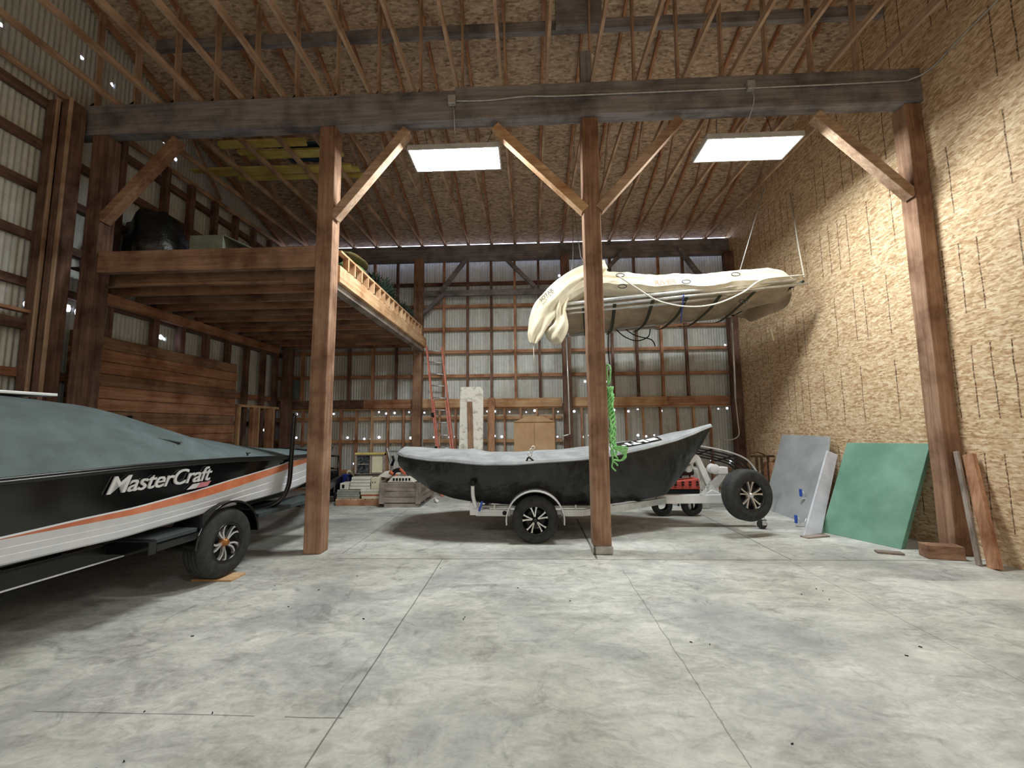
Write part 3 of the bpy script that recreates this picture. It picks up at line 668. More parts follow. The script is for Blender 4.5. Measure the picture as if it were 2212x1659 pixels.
for s in (1, -1):
    m = MB(); m.smooth = False
    rings = []
    for i in range(19):
        a = math.radians(4+172*i/18); c, sn = math.cos(a), math.sin(a)
        rings.append([V((s*.92, c*r, .365+sn*r)) for r in (.405, .425)]+[V((s*1.25, c*r, .365+sn*r)) for r in (.425, .405)])
    m.rings(rings); m.build('fender', BLACKM, tr, False, bevel=.004)
    m = MB().box((s*1.02-.2, -.80, .565), (s*1.02+.2, -.38, .605)); m.build('step_board', STEPM, tr, False, bevel=.006)
    m = MB().box((s*1.02-.2, -.80, .50), (s*1.02+.22, -.36, .562)); m.box((s*1.02-.22, -.87, .485), (s*1.02+.22, -.80, .60)); m.build('step_frame', BLACKM, tr, False, bevel=.006)
    m = MB().box((s*1.02-.2, .44, .52), (s*1.02+.2, 1.7, .57)); m.build('step_board', STEPM, tr, False, bevel=.006)
    m = MB(); m.tube(bez([(s*.9, .70, .55), (s*1.12, .86, .6), (s*1.22, .95, .8), (s*1.22, .99, 1.2), (s*1.22, 1.02, 1.74)], 6), .028, 10); m.build('guide_pole', BLACKP, tr, False)
    wheel((s*1.125, 0, .365), (s, 0, 0), .345, .205, .195, 'wheel', tr, False, BRASS, 5, .3, True)
m = MB().beam((-1.0, 0, .36), (1.0, 0, .36), .08, .08); m.build('axle', BLACKP, tr, False)
one(bx((-3.46, 4.28, 0), (-3.04, 4.50, .022)), 'wood_block', W_TAN['x'], 'short board on the floor under the powerboat trailer wheel', 'board', bevel=.003)

# ------------------------------------------------------------------ drift boat under its cover (middle)
db = thing('covered_drift_boat', 'drift boat with upswept bow under a grey-topped black cover', 'boat', (.4, 6.6, .3))
DT = [(-1.97, .36, 1.17, .30, .97, 1.24), (-1.85, .52, 1.145, .38, .88, 1.235), (-1.62, .64, 1.12, .42, .73, 1.22), (-1.4, .74, 1.10, .48, .61, 1.205), (-1.08, .82, 1.09, .52, .52, 1.19), (-.9, .85, 1.07, .54, .49, 1.205), (-.65, .87, 1.05, .55, .46, 1.15),
      (-.2, .88, 1.05, .56, .44, 1.145), (.07, .87, 1.07, .56, .43, 1.155), (.5, .83, 1.09, .54, .43, 1.18), (.85, .77, 1.11, .51, .43, 1.215), (1.13, .70, 1.14, .46, .43, 1.245), (1.64, .54, 1.23, .34, .47, 1.31),
      (1.98, .40, 1.30, .24, .52, 1.37), (2.15, .33, 1.335, .18, .66, 1.405), (2.45, .18, 1.42, .07, 1.0, 1.465), (2.65, .08, 1.49, .03, 1.26, 1.515), (2.8, .015, 1.535, .01, 1.50, 1.55)]
CY = 6.60
m = MB(); m.smooth = True; RR = []
XS = [-1.97+i*.03 for i in range(160)]; XS = [x for x in XS if x <= 2.8]
def fold(x, v):
    return .038*noise.noise(V((x*5.5+v*1.6, v*1.1, 0)))*(.3+v) + .035*max(0, math.sin(x*6.3+2.6*v))**8*v*(1-v*.5) + .018*noise.noise(V((x*14-v*2, v*2, 5)))
def sec(x):
    hw, zg, hb, zb, zt = (interp(DT, x, k) for k in range(1, 6)); out = []
    for j in range(13):
        v = 1-j/12; bulge = .05*math.sin(PI*v)*min(1, hw*2); o = hb+(hw-hb)*(1-v)**.8+bulge+fold(x, v)*min(1, hw*3); out.append((o, zb+(zg-zb)*(1-v)))
    return out, (hw, zg, zt)
for sgn in (-1, 1):
    rr = []
    for x in XS:
        o, _ = sec(x); rr.append([V((x, CY+sgn*max(.004, a), z)) for a, z in o])
    m.rings(rr, closed=False, caps=False)
m.rings([[V((x, CY+a*(sec(x)[0][0][0]), sec(x)[0][0][1])) for a in (-1, 0, 1)] for x in XS], closed=False, caps=False)
o0 = sec(XS[0])[0]; m.add([(XS[0], CY-a, z) for a, z in o0]+[(XS[0], CY+a, z) for a, z in reversed(o0)], [tuple(range(26))])
skirt = m.build('cover_skirt', COVERB, db)
m = MB(); m.smooth = True; rr = []
for x in XS:
    hw, zg, zt = sec(x)[1]; row = []
    for k in range(17):
        s = -1+k/8; a = abs(s); z = zg+(zt-zg)*(1-a**1.5); z += .018*noise.noise(V((x*2.5, s*2, 3)))*(1-a)
        row.append(V((x, CY+s*(hw+.02), z+.004)))
    row = [row[0]-V((0, -.004, .03))]+row+[row[-1]-V((0, .004, .03))]; rr.append(row)
m.rings(rr, closed=False, caps=False)
r0 = rr[0]; m.add(r0, [tuple(range(len(r0)))])
top = m.build('cover_top', COVERG, db)
m = MB(); m.smooth = True; m.tube([(x, CY-sec(x)[1][0]-.025, sec(x)[1][1]-.02) for x in XS[::3]], .012, 8); m.build('cover_seam', COVERG, top)
def on_top(x, s, off=.012):
    hw, zg, zt = sec(x)[1]; a = abs(s); return V((x, CY+s*(hw+.02), zg+(zt-zg)*(1-a**1.5)+off))
m = MB(); m.add([on_top(1.25, -.75), on_top(1.95, -.75), on_top(1.95, -.2), on_top(1.25, -.2)], [(0, 1, 2, 3)]); m.build('logo_patch', COVERB, top)
WHT = mat('white_print', 'e6e8ea', 'f4f4f4')
for (x, w_, s0, s1) in ((1.37, .05, -.64, -.54), (1.44, .05, -.68, -.36), (1.52, .12, -.70, -.56), (1.55, .03, -.56, -.34), (1.63, .09, -.52, -.34), (1.70, .05, -.70, -.3), (1.77, .14, -.66, -.36)):
    m = MB(); m.add([on_top(x, s0, .018), on_top(x+w_, s0, .018), on_top(x+w_-.03, s1, .018), on_top(x-.03, s1, .018)], [(0, 1, 2, 3)]); m.build('logo_mark', WHT, top)
# buckle with a bright hook on the near gunwale
m = MB(); m.tube(bez([(-.05, 5.76, 1.06), (-.02, 5.74, 1.12), (.03, 5.74, 1.09), (.06, 5.76, 1.06)], 5), .012, 6); m.build('strap_loop', STRAPB, top)
m = MB(); m.smooth = True
for (x, z, r) in ((.0, 1.16, .028), (.02, 1.21, .024), (.045, 1.25, .022)): m.tube([(x+r*math.cos(a), 5.76, z+r*math.sin(a)) for a in (2*PI*i/12 for i in range(12))], .008, 6, loop=True)
m.build('snap_hook', CHROME, top)

# ------------------------------------------------------------------ aluminium trailer under the drift boat
at = thing('aluminium_boat_trailer', 'silver trailer with white winch post under the drift boat', 'trailer', (.06, 6.55, 0))
for yn, s in ((5.92, 1), (7.28, -1)):
    m = MB(); m.beam((-.76, yn, .36), (-.28, yn, .355), .06, .09); m.beam((-.28, yn, .355), (.42, yn, .355), .05, .05); m.beam((.42, yn, .355), (.72, yn, .355), .06, .09)
    m.build('frame_rail', DIAMOND, at, bevel=.004)
    m = MB(); m.rings([[V((x, y+dy, z+dz)) for dy, dz in ((-.025, -.045), (.025, -.045), (.025, .045), (-.025, .045))] for x, y, z in ((.72, yn, .355), (1.3, yn+s*.12, .40), (2.05, 6.6-s*.06, .41))]); m.build('drawbar', ALU, at, bevel=.004)
    m = MB().box((-.84, yn-.05, .33), (-.72, yn+.05, .50)); m.build('rail_end', WPAINT, at, bevel=.006)
    yo = yn-.17 if s > 0 else yn+.17
    m = MB(); rings = []
    for i in range(21):
        a = math.radians(-8+196*i/20); rings.append([V((.06+math.cos(a)*r, yo+d*.115*s, .30+math.sin(a)*r)) for r, d in ((.375, -1), (.392, -1), (.392, 1), (.375, 1))])
    m.rings(rings); m.build('fender', DIAMOND, at, bevel=.003)
    wheel((.06, yo, .305), (0, -s, 0), .305, .185, .188, 'wheel', at, True, RIMB if s > 0 else RIMB, 5, .12)
    m = MB(); m.smooth = True; m.tube(bez([(-.75, yn-.08*s, .44), (-.785, yn-.12*s, .6), (-.79, yn-.12*s, .74)], 5), .026, 10); m.build('guide_post', WPAINT, at)
    MB().lathe([(.0001, -.03), (.036, -.03), (.04, -.02), (.04, .02), (.036, .03), (.0001, .03)], (-.79, yn-.12*s, .775), (0, 1, 0), 20).build('guide_roller', DKMET, at)
    for x in (-.36, .92):
        yy = yn-.034*s if x < .8 else yn-.02*s
        MB().lathe([(.0001, .008), (.026, .008), (.03, 0), (.03, -.01)], (x, yy, .355), (0, -s, 0), 20).build('marker_light', DKMET, at)
    for x in (-.5, .62, 1.1): m = MB().box((x-.012, yn-.02, .38), (x+.012, yn+.02, .46)); m.build('bunk_bracket', ALU, at)
    MB().beam((-.7, yn+.12*s, .42), (1.2, yn+.14*s, .41), .09, .03).build('bunk', ALU, at)
m = MB().beam((-.70, 5.80, .40), (-.66, 5.80, .53), .03, .03); m.build('blue_ratchet_strap', BLUEC, at)
m = MB().beam((.06, 5.9, .30), (.06, 7.3, .30), .05, .05); m.build('axle', DKMET, at)
for x_ in (-.65, 1.0): MB().beam((x_, 5.98, .36), (x_, 7.22, .36), .06, .08).build('cross_member', ALU, at)
MB().beam((1.92, 6.60, .42), (3.42, 6.60, .43), .10, .13).build('tongue', WPAINT, at, bevel=.008)
m = MB(); 
m.prism([(2.56, 6.57, 1.09), (2.60, 6.57, 1.05), (2.83, 6.57, .50), (2.74, 6.57, .46), (2.54, 6.57, .98), (2.43, 6.57, .94), (2.43, 6.57, 1.01), (2.50, 6.57, 1.09)], (0, .08, 0)); m.build('winch_post', WPAINT, at, bevel=.008)
m = MB(); m.prism([(2.58, 6.58, .49), (2.9, 6.58, .80), (3.0, 6.58, .80), (2.86, 6.58, .60), (2.86, 6.58, .49)], (0, .06, 0)); m.prism([(2.62, 6.56, .49), (2.75, 6.56, .56), (2.92, 6.56, .49)], (0, .1, 0)); m.build('post_brace', WPAINT, at, bevel=.006)
m = MB(); m.lathe([(.0001, -.07), (.075, -.07), (.075, -.055), (.03, -.05), (.03, .05), (.075, .055), (.075, .07), (.0001, .07)], (2.80, 6.6, .87), (0, 1, 0), 24); m.box((2.84, 6.53, .80), (2.99, 6.67, .90)); m.build('winch', WPAINT, at, bevel=.01)
m = MB(); m.smooth = True; m.lathe([(.0001, -.05), (.045, -.045), (.055, 0), (.045, .045), (.0001, .05)], (2.43, 6.61, .87), (0, 1, 0), 20); m.beam((2.43, 6.61, .87), (2.50, 6.61, .96), .04, .03); m.build('bow_roller', WPAINT, at)
ch = MB(); ch.smooth = True; pts = bez([(2.47, 6.55, .93), (2.54, 6.54, .80), (2.57, 6.54, .62), (2.58, 6.55, .52), (2.66, 6.55, .60), (2.72, 6.56, .70)], 5)
for i, p in enumerate(pts):
    d = (pts[min(i+1, len(pts)-1)]-pts[max(i-1, 0)]).normalized(); s = V((0, 1, 0)) if i % 2 else d.cross(V((0, 1, 0))).normalized()
    ch.tube([p+d*.018*math.cos(a)+s*.010*math.sin(a) for a in (2*PI*k/10 for k in range(10))], .0035, 5, loop=True)
ch.build('safety_chain', CHROME, at)
MB().beam((3.02, 6.5, .56), (3.02, 6.2, .56), .06, .06).build('spare_bracket', WPAINT, at)
wheel((3.03, 6.10, .56), (.26, -1, .04), .355, .20, .205, 'spare_wheel', at, True, ALLOY, 5, -.05)
m = MB().cyl((3.44, 6.5, .12), (3.44, 6.5, .62), .025); m.build('jack_leg', ALU, at)
MB().lathe([(.0001, -.02), (.06, -.02), (.07, -.012), (.07, .012), (.06, .02), (.0001, .02)], (3.42, 6.5, .072), (0, 1, 0), 24).build('jack_wheel', RUBBER, at)
m = MB().box((3.41, 6.465, .06), (3.47, 6.475, .14)); m.box((3.41, 6.525, .06), (3.47, 6.535, .14)); m.box((3.41, 6.465, .13), (3.47, 6.535, .145)); m.build('jack_fork', ALU, at)

# ------------------------------------------------------------------ hanging rack with the tan canvas
def rk(u, v, dz=0):          # rack plane: u left to right, v near to far
    p = V((.59, 7.0, 3.60)).lerp(V((4.64, 7.0, 3.95)), u); q = V((.85, 9.2, 3.58)).lerp(V((4.42, 9.2, 3.91)), u); r = p.lerp(q, v); return V((r.x, r.y, r.z+dz))
hr = thing('hanging_pipe_rack', 'bundle of galvanised pipes and straps forming a rack hung from the roof', 'rack', (2.6, 8, 3.75))
for i, (u0, u1, v, dz, r) in enumerate(((-.01, .97, .0, .02, .030), (-.01, 1.02, .02, -.05, .030), (0, .7, .06, -.11, .022), (.35, .95, .09, -.02, .022), (.3, .68, .12, -.09, .022),
                           (.0, 1.0, 1.0, 0, .024), (.2, .9, .96, .05, .022), (.28, 1.0, .93, -.03, .020), (.0, .55, .97, -.06, .018))):
    MB().tube([rk(u0, v, dz), rk(u1, v, dz)], r, 10).build('pipe', PIPEW, hr)
MB().tube([rk(1.0, 0, -.02), rk(1.0, 1, -.02)], .022, 8).build('pipe', DKMET, hr)
MB().tube([rk(0.0, 0, -.05), rk(0.0, 1, -.03)], .022, 8).build('pipe', PIPEW, hr)
for i, u in enumerate((.09, .22, .38, .52, .66, .80)):
    pts = [rk(u+.035*v, v, -.09-.17*math.sin(PI*v)+.02*math.sin(9*v+i)) for v in (k/10 for k in range(11))]
    m = MB(); rr = [[p+V((-.03, 0, 0)), p+V((.03, 0, 0)), p+V((.03, 0, .006)), p+V((-.03, 0, .006))] for p in pts]; m.rings(rr); m.build('strap', STRAPO, hr)
tb = thing('tan_canvas_cover', 'rolled tan canvas cover lying on the hanging pipe rack, draped over its left end', 'cover', (2.6, 8, 3.9))
m = MB(); m.smooth = True; RR = []; NU = 90
TOP = [(0, .30), (.1, .58), (.18, .60), (.3, .50), (.45, .41), (.6, .36), (.75, .36), (.9, .34), (.97, .22), (1, .08)]
LOW = [(0, .05), (.1, .22), (.2, .16), (.4, .05), (.6, -.03), (.75, -.06), (.87, -.03), (1, .0)]
for i in range(NU+1):
    u = i/NU; H = interp(TOP, u, 1); L = interp(LOW, u, 1); un = .02+.95*u; wv = .02*noise.noise(V((u*7, 0, 0))); ring = []
    sg = -.07-.07*abs(math.sin(u*PI*6.5)); end = 1-max(0, (u-.93)/.07)*.6
    prof = [(.05, L-.02), (-.03, L+.02), (-.065, L+(H-L)*.28), (-.06, L+(H-L)*.5), (-.02, L+(H-L)*.62), (.0, L+(H-L)*.60), (-.01, L+(H-L)*.72), (.015, L+(H-L)*.92), (.06, H), (.12, H-.02), (.2, H*.7+.02), (.45, H*.5), (.7, H*.4), (.93, .14), (1.0, .04), (.95, -.02), (.7, sg), (.5, sg*1.35), (.3, sg*1.1)]
    for j, (v, dz) in enumerate(prof):
        n_ = noise.noise(V((u*9, j*.7, 2)))*.03+noise.noise(V((u*30, j*.9, 7)))*.012; ring.append(rk(un, .03+v*.97*end, dz*1.0+n_+wv))
    RR.append(ring)
for j in range(19):
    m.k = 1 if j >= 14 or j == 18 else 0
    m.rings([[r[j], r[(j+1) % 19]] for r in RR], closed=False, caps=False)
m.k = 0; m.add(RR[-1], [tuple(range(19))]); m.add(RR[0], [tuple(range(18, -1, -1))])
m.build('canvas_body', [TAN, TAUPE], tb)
# the end that falls over the left of the rack
m = MB(); m.smooth = True
path = [((1.35, 7.05, 4.30), .10, .10), ((.98, 7.0, 4.16), .13, .11), ((.72, 6.97, 3.99), .16, .11), ((.48, 6.95, 3.76), .19, .10), ((.31, 6.95, 3.53), .19, .09), ((.19, 6.95, 3.30), .16, .08), ((.11, 6.95, 3.08), .12, .06), ((.085, 6.95, 2.93), .03, .02)]
def sweep(path, m, ph=0, seg=40, rn=.25):
    P = bez([p for p, a, b in path], 5); n = len(P); R = []
    for i, p in enumerate(P):
        t = i/(n-1)*(len(path)-1); k = min(int(t), len(path)-2); f = t-k; a = path[k][1]*(1-f)+path[k+1][1]*f; b = path[k][2]*(1-f)+path[k+1][2]*f
        d = (P[min(i+1, n-1)]-P[max(i-1, 0)]).normalized(); y = V((0, 1, 0)); s = d.cross(y).normalized()
        R.append([p+s*a*math.cos(q)*(1+rn*noise.noise(V((math.cos(q)*2, math.sin(q)*2, i*.12+ph))))+y*b*math.sin(q)*(1+.5*noise.noise(V((q*1.5, i*.2, ph))))+(s*math.cos(q)+y*math.sin(q))*.022*math.sin(q*5+i*.16+ph) for q in (2*PI*j/seg for j in range(seg))])
    m.rings(R)
sweep(path, m)
m.build('draped_end', TAN, tb)
m = MB(); m.smooth = True; sweep([((.80, 7.08, 4.0), .10, .10), ((.62, 7.05, 3.75), .10, .12), ((.55, 7.03, 3.5), .10, .14), ((.54, 7.05, 3.25), .13, .15), ((.42, 7.06, 3.08), .16, .13), ((.36, 7.1, 3.02), .05, .05)], m, 4); m.build('draped_fold', TAN, tb)
m = MB(); m.smooth = True
m.grid(lambda u, v: V((4.60-.22*u+.02, 7.3+u*1.7, 3.93-v*(.36*math.sin(PI*min(1, u*.9+.1))**.8)-.02*math.sin(u*14)+.0)) + V((.08*v*math.sin(u*9), 0, 0)), 24, 8); m.build('loose_flap', TAUPE, tb, solid=.01)
M = Matrix(((1, 0, 0, 2.12), (0, .35, -.9, 6.83), (.06, .9, .35, 3.86), (0, 0, 0, 1)))
lettering('RIVER', .145, M, mat('faded_brown_print', '8a6248', 'a07a5c'), 'printed_lettering', tb, True, 0, .003)
M = Matrix(((.72, -.5, 0, .22), (0, .1, -1, 6.835), (.62, .75, 0, 3.62), (0, 0, 0, 1)))
lettering('SOTAR', .10, M, mat('dark_print', '3a3634', '4a4644'), 'printed_lettering', tb, True, 0, .003)
for (x, z) in ((1.556, 4.053), (1.587, 3.86), (2.641, 3.914), (3.548, 3.56), (3.454, 4.021)):
    m = MB(); m.tube([(x+.07*math.cos(a), 6.84, z+.03*math.sin(a)) for a in (2*PI*k/16 for k in range(16))], .007, 6, loop=True); m.build('d_ring', DKMET, tb)
one(MB().tube(bez([(1.50, 6.82, 4.05), (1.80, 6.80, 3.82), (2.15, 6.78, 3.58), (2.6, 6.77, 3.47), (3.05, 6.77, 3.5), (3.5, 6.78, 3.68), (3.85, 6.8, 3.9), (4.35, 6.85, 3.97), (4.6, 6.9, 4.0)], 8), .014, 8), 'looped_cord', ROPEW, 'white cord looping below the tan canvas cover', 'cord')
m = MB(); m.beam((2.62, 6.93, 3.72), (2.72, 7.4, 3.35), .03, .012, (1, 0, 0)); one(m, 'blue_strap', BLUEC, 'short pale blue strap tied round the hanging pipes', 'strap')
for p in ([(1.9, 8.9, 3.6), (2.05, 8.8, 3.42), (2.3, 8.8, 3.33), (2.55, 8.85, 3.42), (2.62, 8.9, 3.6)], [(2.1, 8.9, 3.6), (2.3, 8.85, 3.45), (2.6, 8.8, 3.35), (2.68, 8.8, 3.2)], [(1.75, 9.0, 3.6), (1.72, 8.95, 3.2), (1.74, 8.95, 2.85)]): MB().tube(bez(p, 6), .012, 6).build('loose_strap', STRAPB, hr)
for nm, p, r, mt in (('hanging from the roof to the right end of the pipe rack, thick', [(4.66, 7.0, 4.0), (4.80, 7.3, 4.7), (5.0, 7.7, 5.9)], .013, ROPEW), ('thin, from the roof to the canvas near its right end', [(3.74, 7.25, 4.25), (3.95, 7.3, 4.8), (4.35, 7.4, 5.85)], .009, CONDUIT),
      ('from the roof to the canvas at the left of the middle post, straight', [(.80, 7.8, 4.1), (.93, 8.2, 5.0), (.98, 8.5, 6.1)], .01, CONDUIT), ('slanting from a pulley above the draped canvas end', [(1.2, 7.6, 4.35), (1.02, 7.7, 4.75), (.98, 8.3, 6.1)], .009, CONDUIT)):
    one(MB().tube(p, r, 6), 'lifting_rope', mt, 'lifting rope ' + nm, 'rope', 'ropes holding up the pipe rack')
one(MB().tube([(4.5, 9.22, 3.86), (4.53, 9.3, 2.8), (4.56, 9.4, 2.1)], .020, 8), 'hanging_pipe', PIPEW, 'white vertical pipe hanging at the far right corner of the rack', 'pipe')
one(MB().tube(bez([(4.56, 9.4, 2.1), (4.58, 9.4, 1.6), (4.60, 9.45, 1.3), (4.45, 9.6, 1.2), (4.3, 9.7, 1.24), (4.26, 9.7, 1.0), (4.28, 9.7, .82), (4.24, 9.7, .9), (4.30, 9.7, 1.2)], 6), .012, 6), 'coiled_rope', ROPEW, 'pale rope looped below the vertical pipe in the right back corner', 'rope')
one(MB().tube([(.85, 9.2, 3.6), (.87, 9.2, 2.4), (.88, 9.2, 1.37), (.78, 9.2, 1.34), (.70, 9.2, 1.33)], .016, 8), 'hanging_pipe', PIPEW, 'thin white pipe hanging in front of the back post by the cardboard box', 'pipe')
MB().tube([(.085, 6.95, 2.98), (.09, 6.95, 2.7), (.092, 6.95, 2.55)], .006, 6).build('tie_string', ROPEW, tb)
MB().tube([(1.34, 9.19, 3.62), (1.335, 9.1, 2.95), (1.36, 9.1, 2.75), (1.33, 9.1, 2.6)], .008, 6).build('tie_strap', STRAPB, hr)
one(MB().beam((4.62, 8.0, 3.35), (4.66, 8.0, 3.12), .03, .02), 'wood_toggle', CREAM, 'small pale handle hanging under the right end of the rack', 'handle')

# ------------------------------------------------------------------ ladder, insulation, box and boards at the back
ld = thing('extension_ladder', 'tall orange-red extension ladder leaning against the loft corner post', 'ladder', (-2.1, 9.5, 0))
LB, LT = (V((-1.99, 9.5, 0)), V((-1.60, 9.5, 0))), (V((-2.53, 10.12, 3.56)), V((-2.15, 10.12, 3.52)))
for a, b in zip(LB, LT): 
    m = MB(); m.beam(a, b, .035, .08, (0, 1, 0)); m.build('ladder_rail', REDF, ld)
    m = MB(); m.beam(a.lerp(b, 0)+V((.045 if a.x < -1.9 else -.045, -.05, 0)), a.lerp(b, .62)+V((.045 if a.x < -1.9 else -.045, -.05, 0)), .03, .07, (0, 1, 0)); m.build('ladder_rail', REDF, ld)
for i in range(12):
    t_ = .05+i*.0835; a = LB[0].lerp(LT[0], t_); b = LB[1].lerp(LT[1], t_); MB().tube([a, b], .016, 8).build('rung', ALU, ld)
for t_ in (.30, .52): 
    a = LB[0].lerp(LT[0], t_); m = MB().box((a.x-.04, a.y-.08, a.z-.06), (a.x+.05, a.y+.05, a.z+.04)); m.build('rung_lock', DKMET, ld)
m = MB(); m.beam((-1.32, 9.35, 0), (-1.32, 9.62, 2.50), .53, .06, (0, 1, 0))
m = MB(); m.add([(-1.60, 9.30, 0), (-1.05, 9.30, 0), (-1.05, 9.55, 2.47), (-1.59, 9.55, 2.47), (-1.60, 9.37, 0), (-1.05, 9.37, 0), (-1.05, 9.62, 2.47), (-1.59, 9.62, 2.47)], [(0, 1, 2, 3), (7, 6, 5, 4), (0, 4, 5, 1), (1, 5, 6, 2), (2, 6, 7, 3), (3, 7, 4, 0)])
one(m, 'insulation_sheet', FOAM, 'tall blotched white insulation sheet standing by the back wall', 'panel', bevel=.01)
one(MB().beam((-1.27, 9.2, 0), (-1.36, 9.46, 2.12), .12, .04, (0, 1, 0)), 'leaning_board', W_POST['z'], 'narrow brown board leaning on the white insulation sheet', 'board', bevel=.004)
one(MB().beam((-.90, 9.9, 0), (-.93, 10.3, 2.26), .15, .045, (0, 1, 0)), 'leaning_board', W_STUD['z'], 'wide brown board leaning on the back wall between insulation sheet and cardboard box', 'board', bevel=.004)
cb = thing('cardboard_box', 'tall cardboard box with two front flaps behind the drift boat', 'box', (.1, 9.5, 0))
m = MB().box((-.34, 9.22, .02), (.56, 9.75, 1.64)); m.prism([(-.37, 9.2, 1.64), (.0, 9.2, 1.78), (.30, 9.2, 1.76), (.58, 9.2, 1.64)], (0, .5, 0)); m.build('box_body', CARD, cb, bevel=.008)
m = MB().box((-.34, 9.20, .4), (.10, 9.22, 1.62)); m.build('flap', CARD, cb, bevel=.004)
m = MB().box((.115, 9.205, .4), (.55, 9.22, 1.62)); m.build('flap', CARD, cb, bevel=.004)
m = MB().lathe([(.0001, 0), (.022, 0), (.022, -.004)], (-.03, 9.195, 1.0), (0, -1, 0), 16); m.lathe([(.0001, 0), (.022, 0), (.022, -.004)], (.26, 9.195, 1.0), (0, -1, 0), 16); m.build('finger_hole', BLACKP, cb)
# ------------------------------------------------------------------ crate, pallet and the heap (left of the drift boat)
cr = thing('wooden_crate', 'weathered grey wooden crate on skids, left of the drift boat', 'crate', (-2.5, 8.7, 0))
x0, x1, y0, y1 = -2.95, -2.13, 8.2, 9.3
for i, z in enumerate((.09, .20, .31)): bx((x0, y0, z), (x1, y0+.02, z+.10)).build('front_plank', W_GREY['x'], cr, bevel=.003)
bx((x0, y0, .41), (x1, y0+.02, .47)).build('front_plank', W_GREY['x'], cr, bevel=.003)
for x in (x0, x1-.1): bx((x, y0-.02, .07), (x+.1, y0, .47)).build('corner_batten', W_GREY['z'], cr, bevel=.003)
for i, z in enumerate((.09, .20, .31, .40)):
    bx((x1-.02, y0+.02, z), (x1, y1, z+.095)).build('side_plank', W_GREY['y'], cr, bevel=.003); bx((x0, y0+.02, z), (x0+.02, y1, z+.095)).build('side_plank', W_GREY['y'], cr, bevel=.003)
bx((x0, y1-.02, .08), (x1, y1, .47)).build('back_panel', W_GREY['x'], cr)
bx((x0+.02, y0+.02, .08), (x1-.02, y1-.02, .10)).build('crate_floor', W_GREY['y'], cr)
for y in (y0, 8.7, y1-.09): bx((x0+.1, y, 0), (x1-.05, y+.09, .07)).build('skid', W_GREY['x'], cr, bevel=.003)
pl = thing('wooden_pallet', 'low wooden pallet under the stacked tiles and white boxes', 'pallet', (-3.4, 8.8, 0))
bx((-3.90, 8.38, 0), (-3.00, 8.42, .11)).build('edge_board', W_STUD['x'], pl, bevel=.003)
bx((-3.90, 9.2, 0), (-3.00, 9.24, .11)).build('edge_board', W_STUD['x'], pl, bevel=.003)
for i in range(6): bx((-3.90+i*.153, 8.38, .11), (-3.77+i*.153, 9.24, .13)).build('deck_board', W_TAN['y'], pl)
HG = 'flat goods stacked on the pallet'
for i in range(4):
    one(bx((-3.90+.01*(i % 2), 8.42, .131+i*.045), (-3.44+.012*(i % 2), 8.95, .171+i*.045)), 'tile_pack', GREYT, 'grey pack in the left stack on the pallet, %s' % ['lowest', 'second from the bottom', 'third from the bottom', 'topmost'][i], 'pack', HG, bevel=.003)
for i, (z, mt) in enumerate(((.131, CREAM), (.19, REDM), (.215, CREAM), (.27, WHITEP))):
    h = (.055, .02, .05, .045)[i]; one(bx((-3.38-.01*i, 8.40, z), (-3.03, 8.95, z+h)), 'flat_pack', mt, ['cream pack at the foot of the right stack on the pallet', 'thin red board in the right stack on the pallet', 'cream pack in the middle of the right stack on the pallet', 'white pack on top of the right stack on the pallet'][i], 'pack', HG, bevel=.004)
for i in range(4):
    one(bx((-3.64+.012*i, 8.42, .318+i*.062), (-3.22-.008*(i % 2), 8.9, .372+i*.062)), 'white_flat_box', WHITEP, 'white flat box in the centre stack, %s' % ['lowest', 'second up', 'third up', 'topmost'][i], 'box', HG, bevel=.006)
o = one(bx((-3.84, 8.42, .312), (-3.67, 8.7, .44)), 'white_appliance', WHITEP, 'small white appliance with a black window, left of the white flat boxes', 'appliance', bevel=.01)
bx((-3.79, 8.41, .345), (-3.745, 8.42, .41)).build('display', BLACKP, o)
o = one(bx((-3.2, 8.41, .318), (-3.03, 8.75, .55)), 'cream_box', CREAM, 'upright cream plastic box at the right of the white flat boxes', 'box', bevel=.01)
for x in (-3.17, -3.12): bx((x, 8.40, .45), (x+.015, 8.41, .47)).build('slot', BLACKP, o)
mb = MB(); mb.smooth = True; mb.grid(lambda u, v: V((-3.86+u*.28, 8.75+v*.3, .45+.2*math.sin(PI*min(1, u+.25))*(1-.3*v)+.02*noise.noise(V((u*4, v*4, 0))))), 8, 8); one(mb, 'beige_cushion', CREAM, 'rounded beige cushion behind the small white appliance', 'cushion', solid=.05)
wu = thing('old_window_unit', 'framed window unit, dark pane at left and cream pane at right, on the white boxes', 'window unit', (-3.3, 8.6, .57))
bx((-3.60, 8.55, .58), (-2.98, 8.66, .60)).build('frame_rail', W_GREY['x'], wu)
m = MB().box((-3.60, 8.55, .57), (-2.98, 8.64, .61)); m.box((-3.60, 8.55, .98), (-2.98, 8.64, 1.03)); m.box((-3.60, 8.55, .57), (-3.57, 8.64, 1.03)); m.box((-3.01, 8.55, .57), (-2.98, 8.64, 1.03)); m.box((-3.29, 8.55, .6), (-3.26, 8.64, 1.0)); m.build('frame', W_GREY['x'], wu, bevel=.003)
bx((-3.60, 8.54, 1.0), (-2.98, 8.65, 1.035)).build('head_board', W_YEL['x'], wu)
bx((-3.57, 8.58, .61), (-3.29, 8.60, .98)).build('dark_pane', GLASSD, wu)
bx((-3.55, 8.565, .79), (-3.32, 8.58, .81)).build('muntin', W_GREY['x'], wu)
bx((-3.25, 8.57, .63), (-3.03, 8.59, .98)).build('cream_pane', CREAM, wu)
t = thing('white_heater_grille', 'white plastic grille with black slots lying on the crate', 'grille', (-2.5, 8.5, .47))
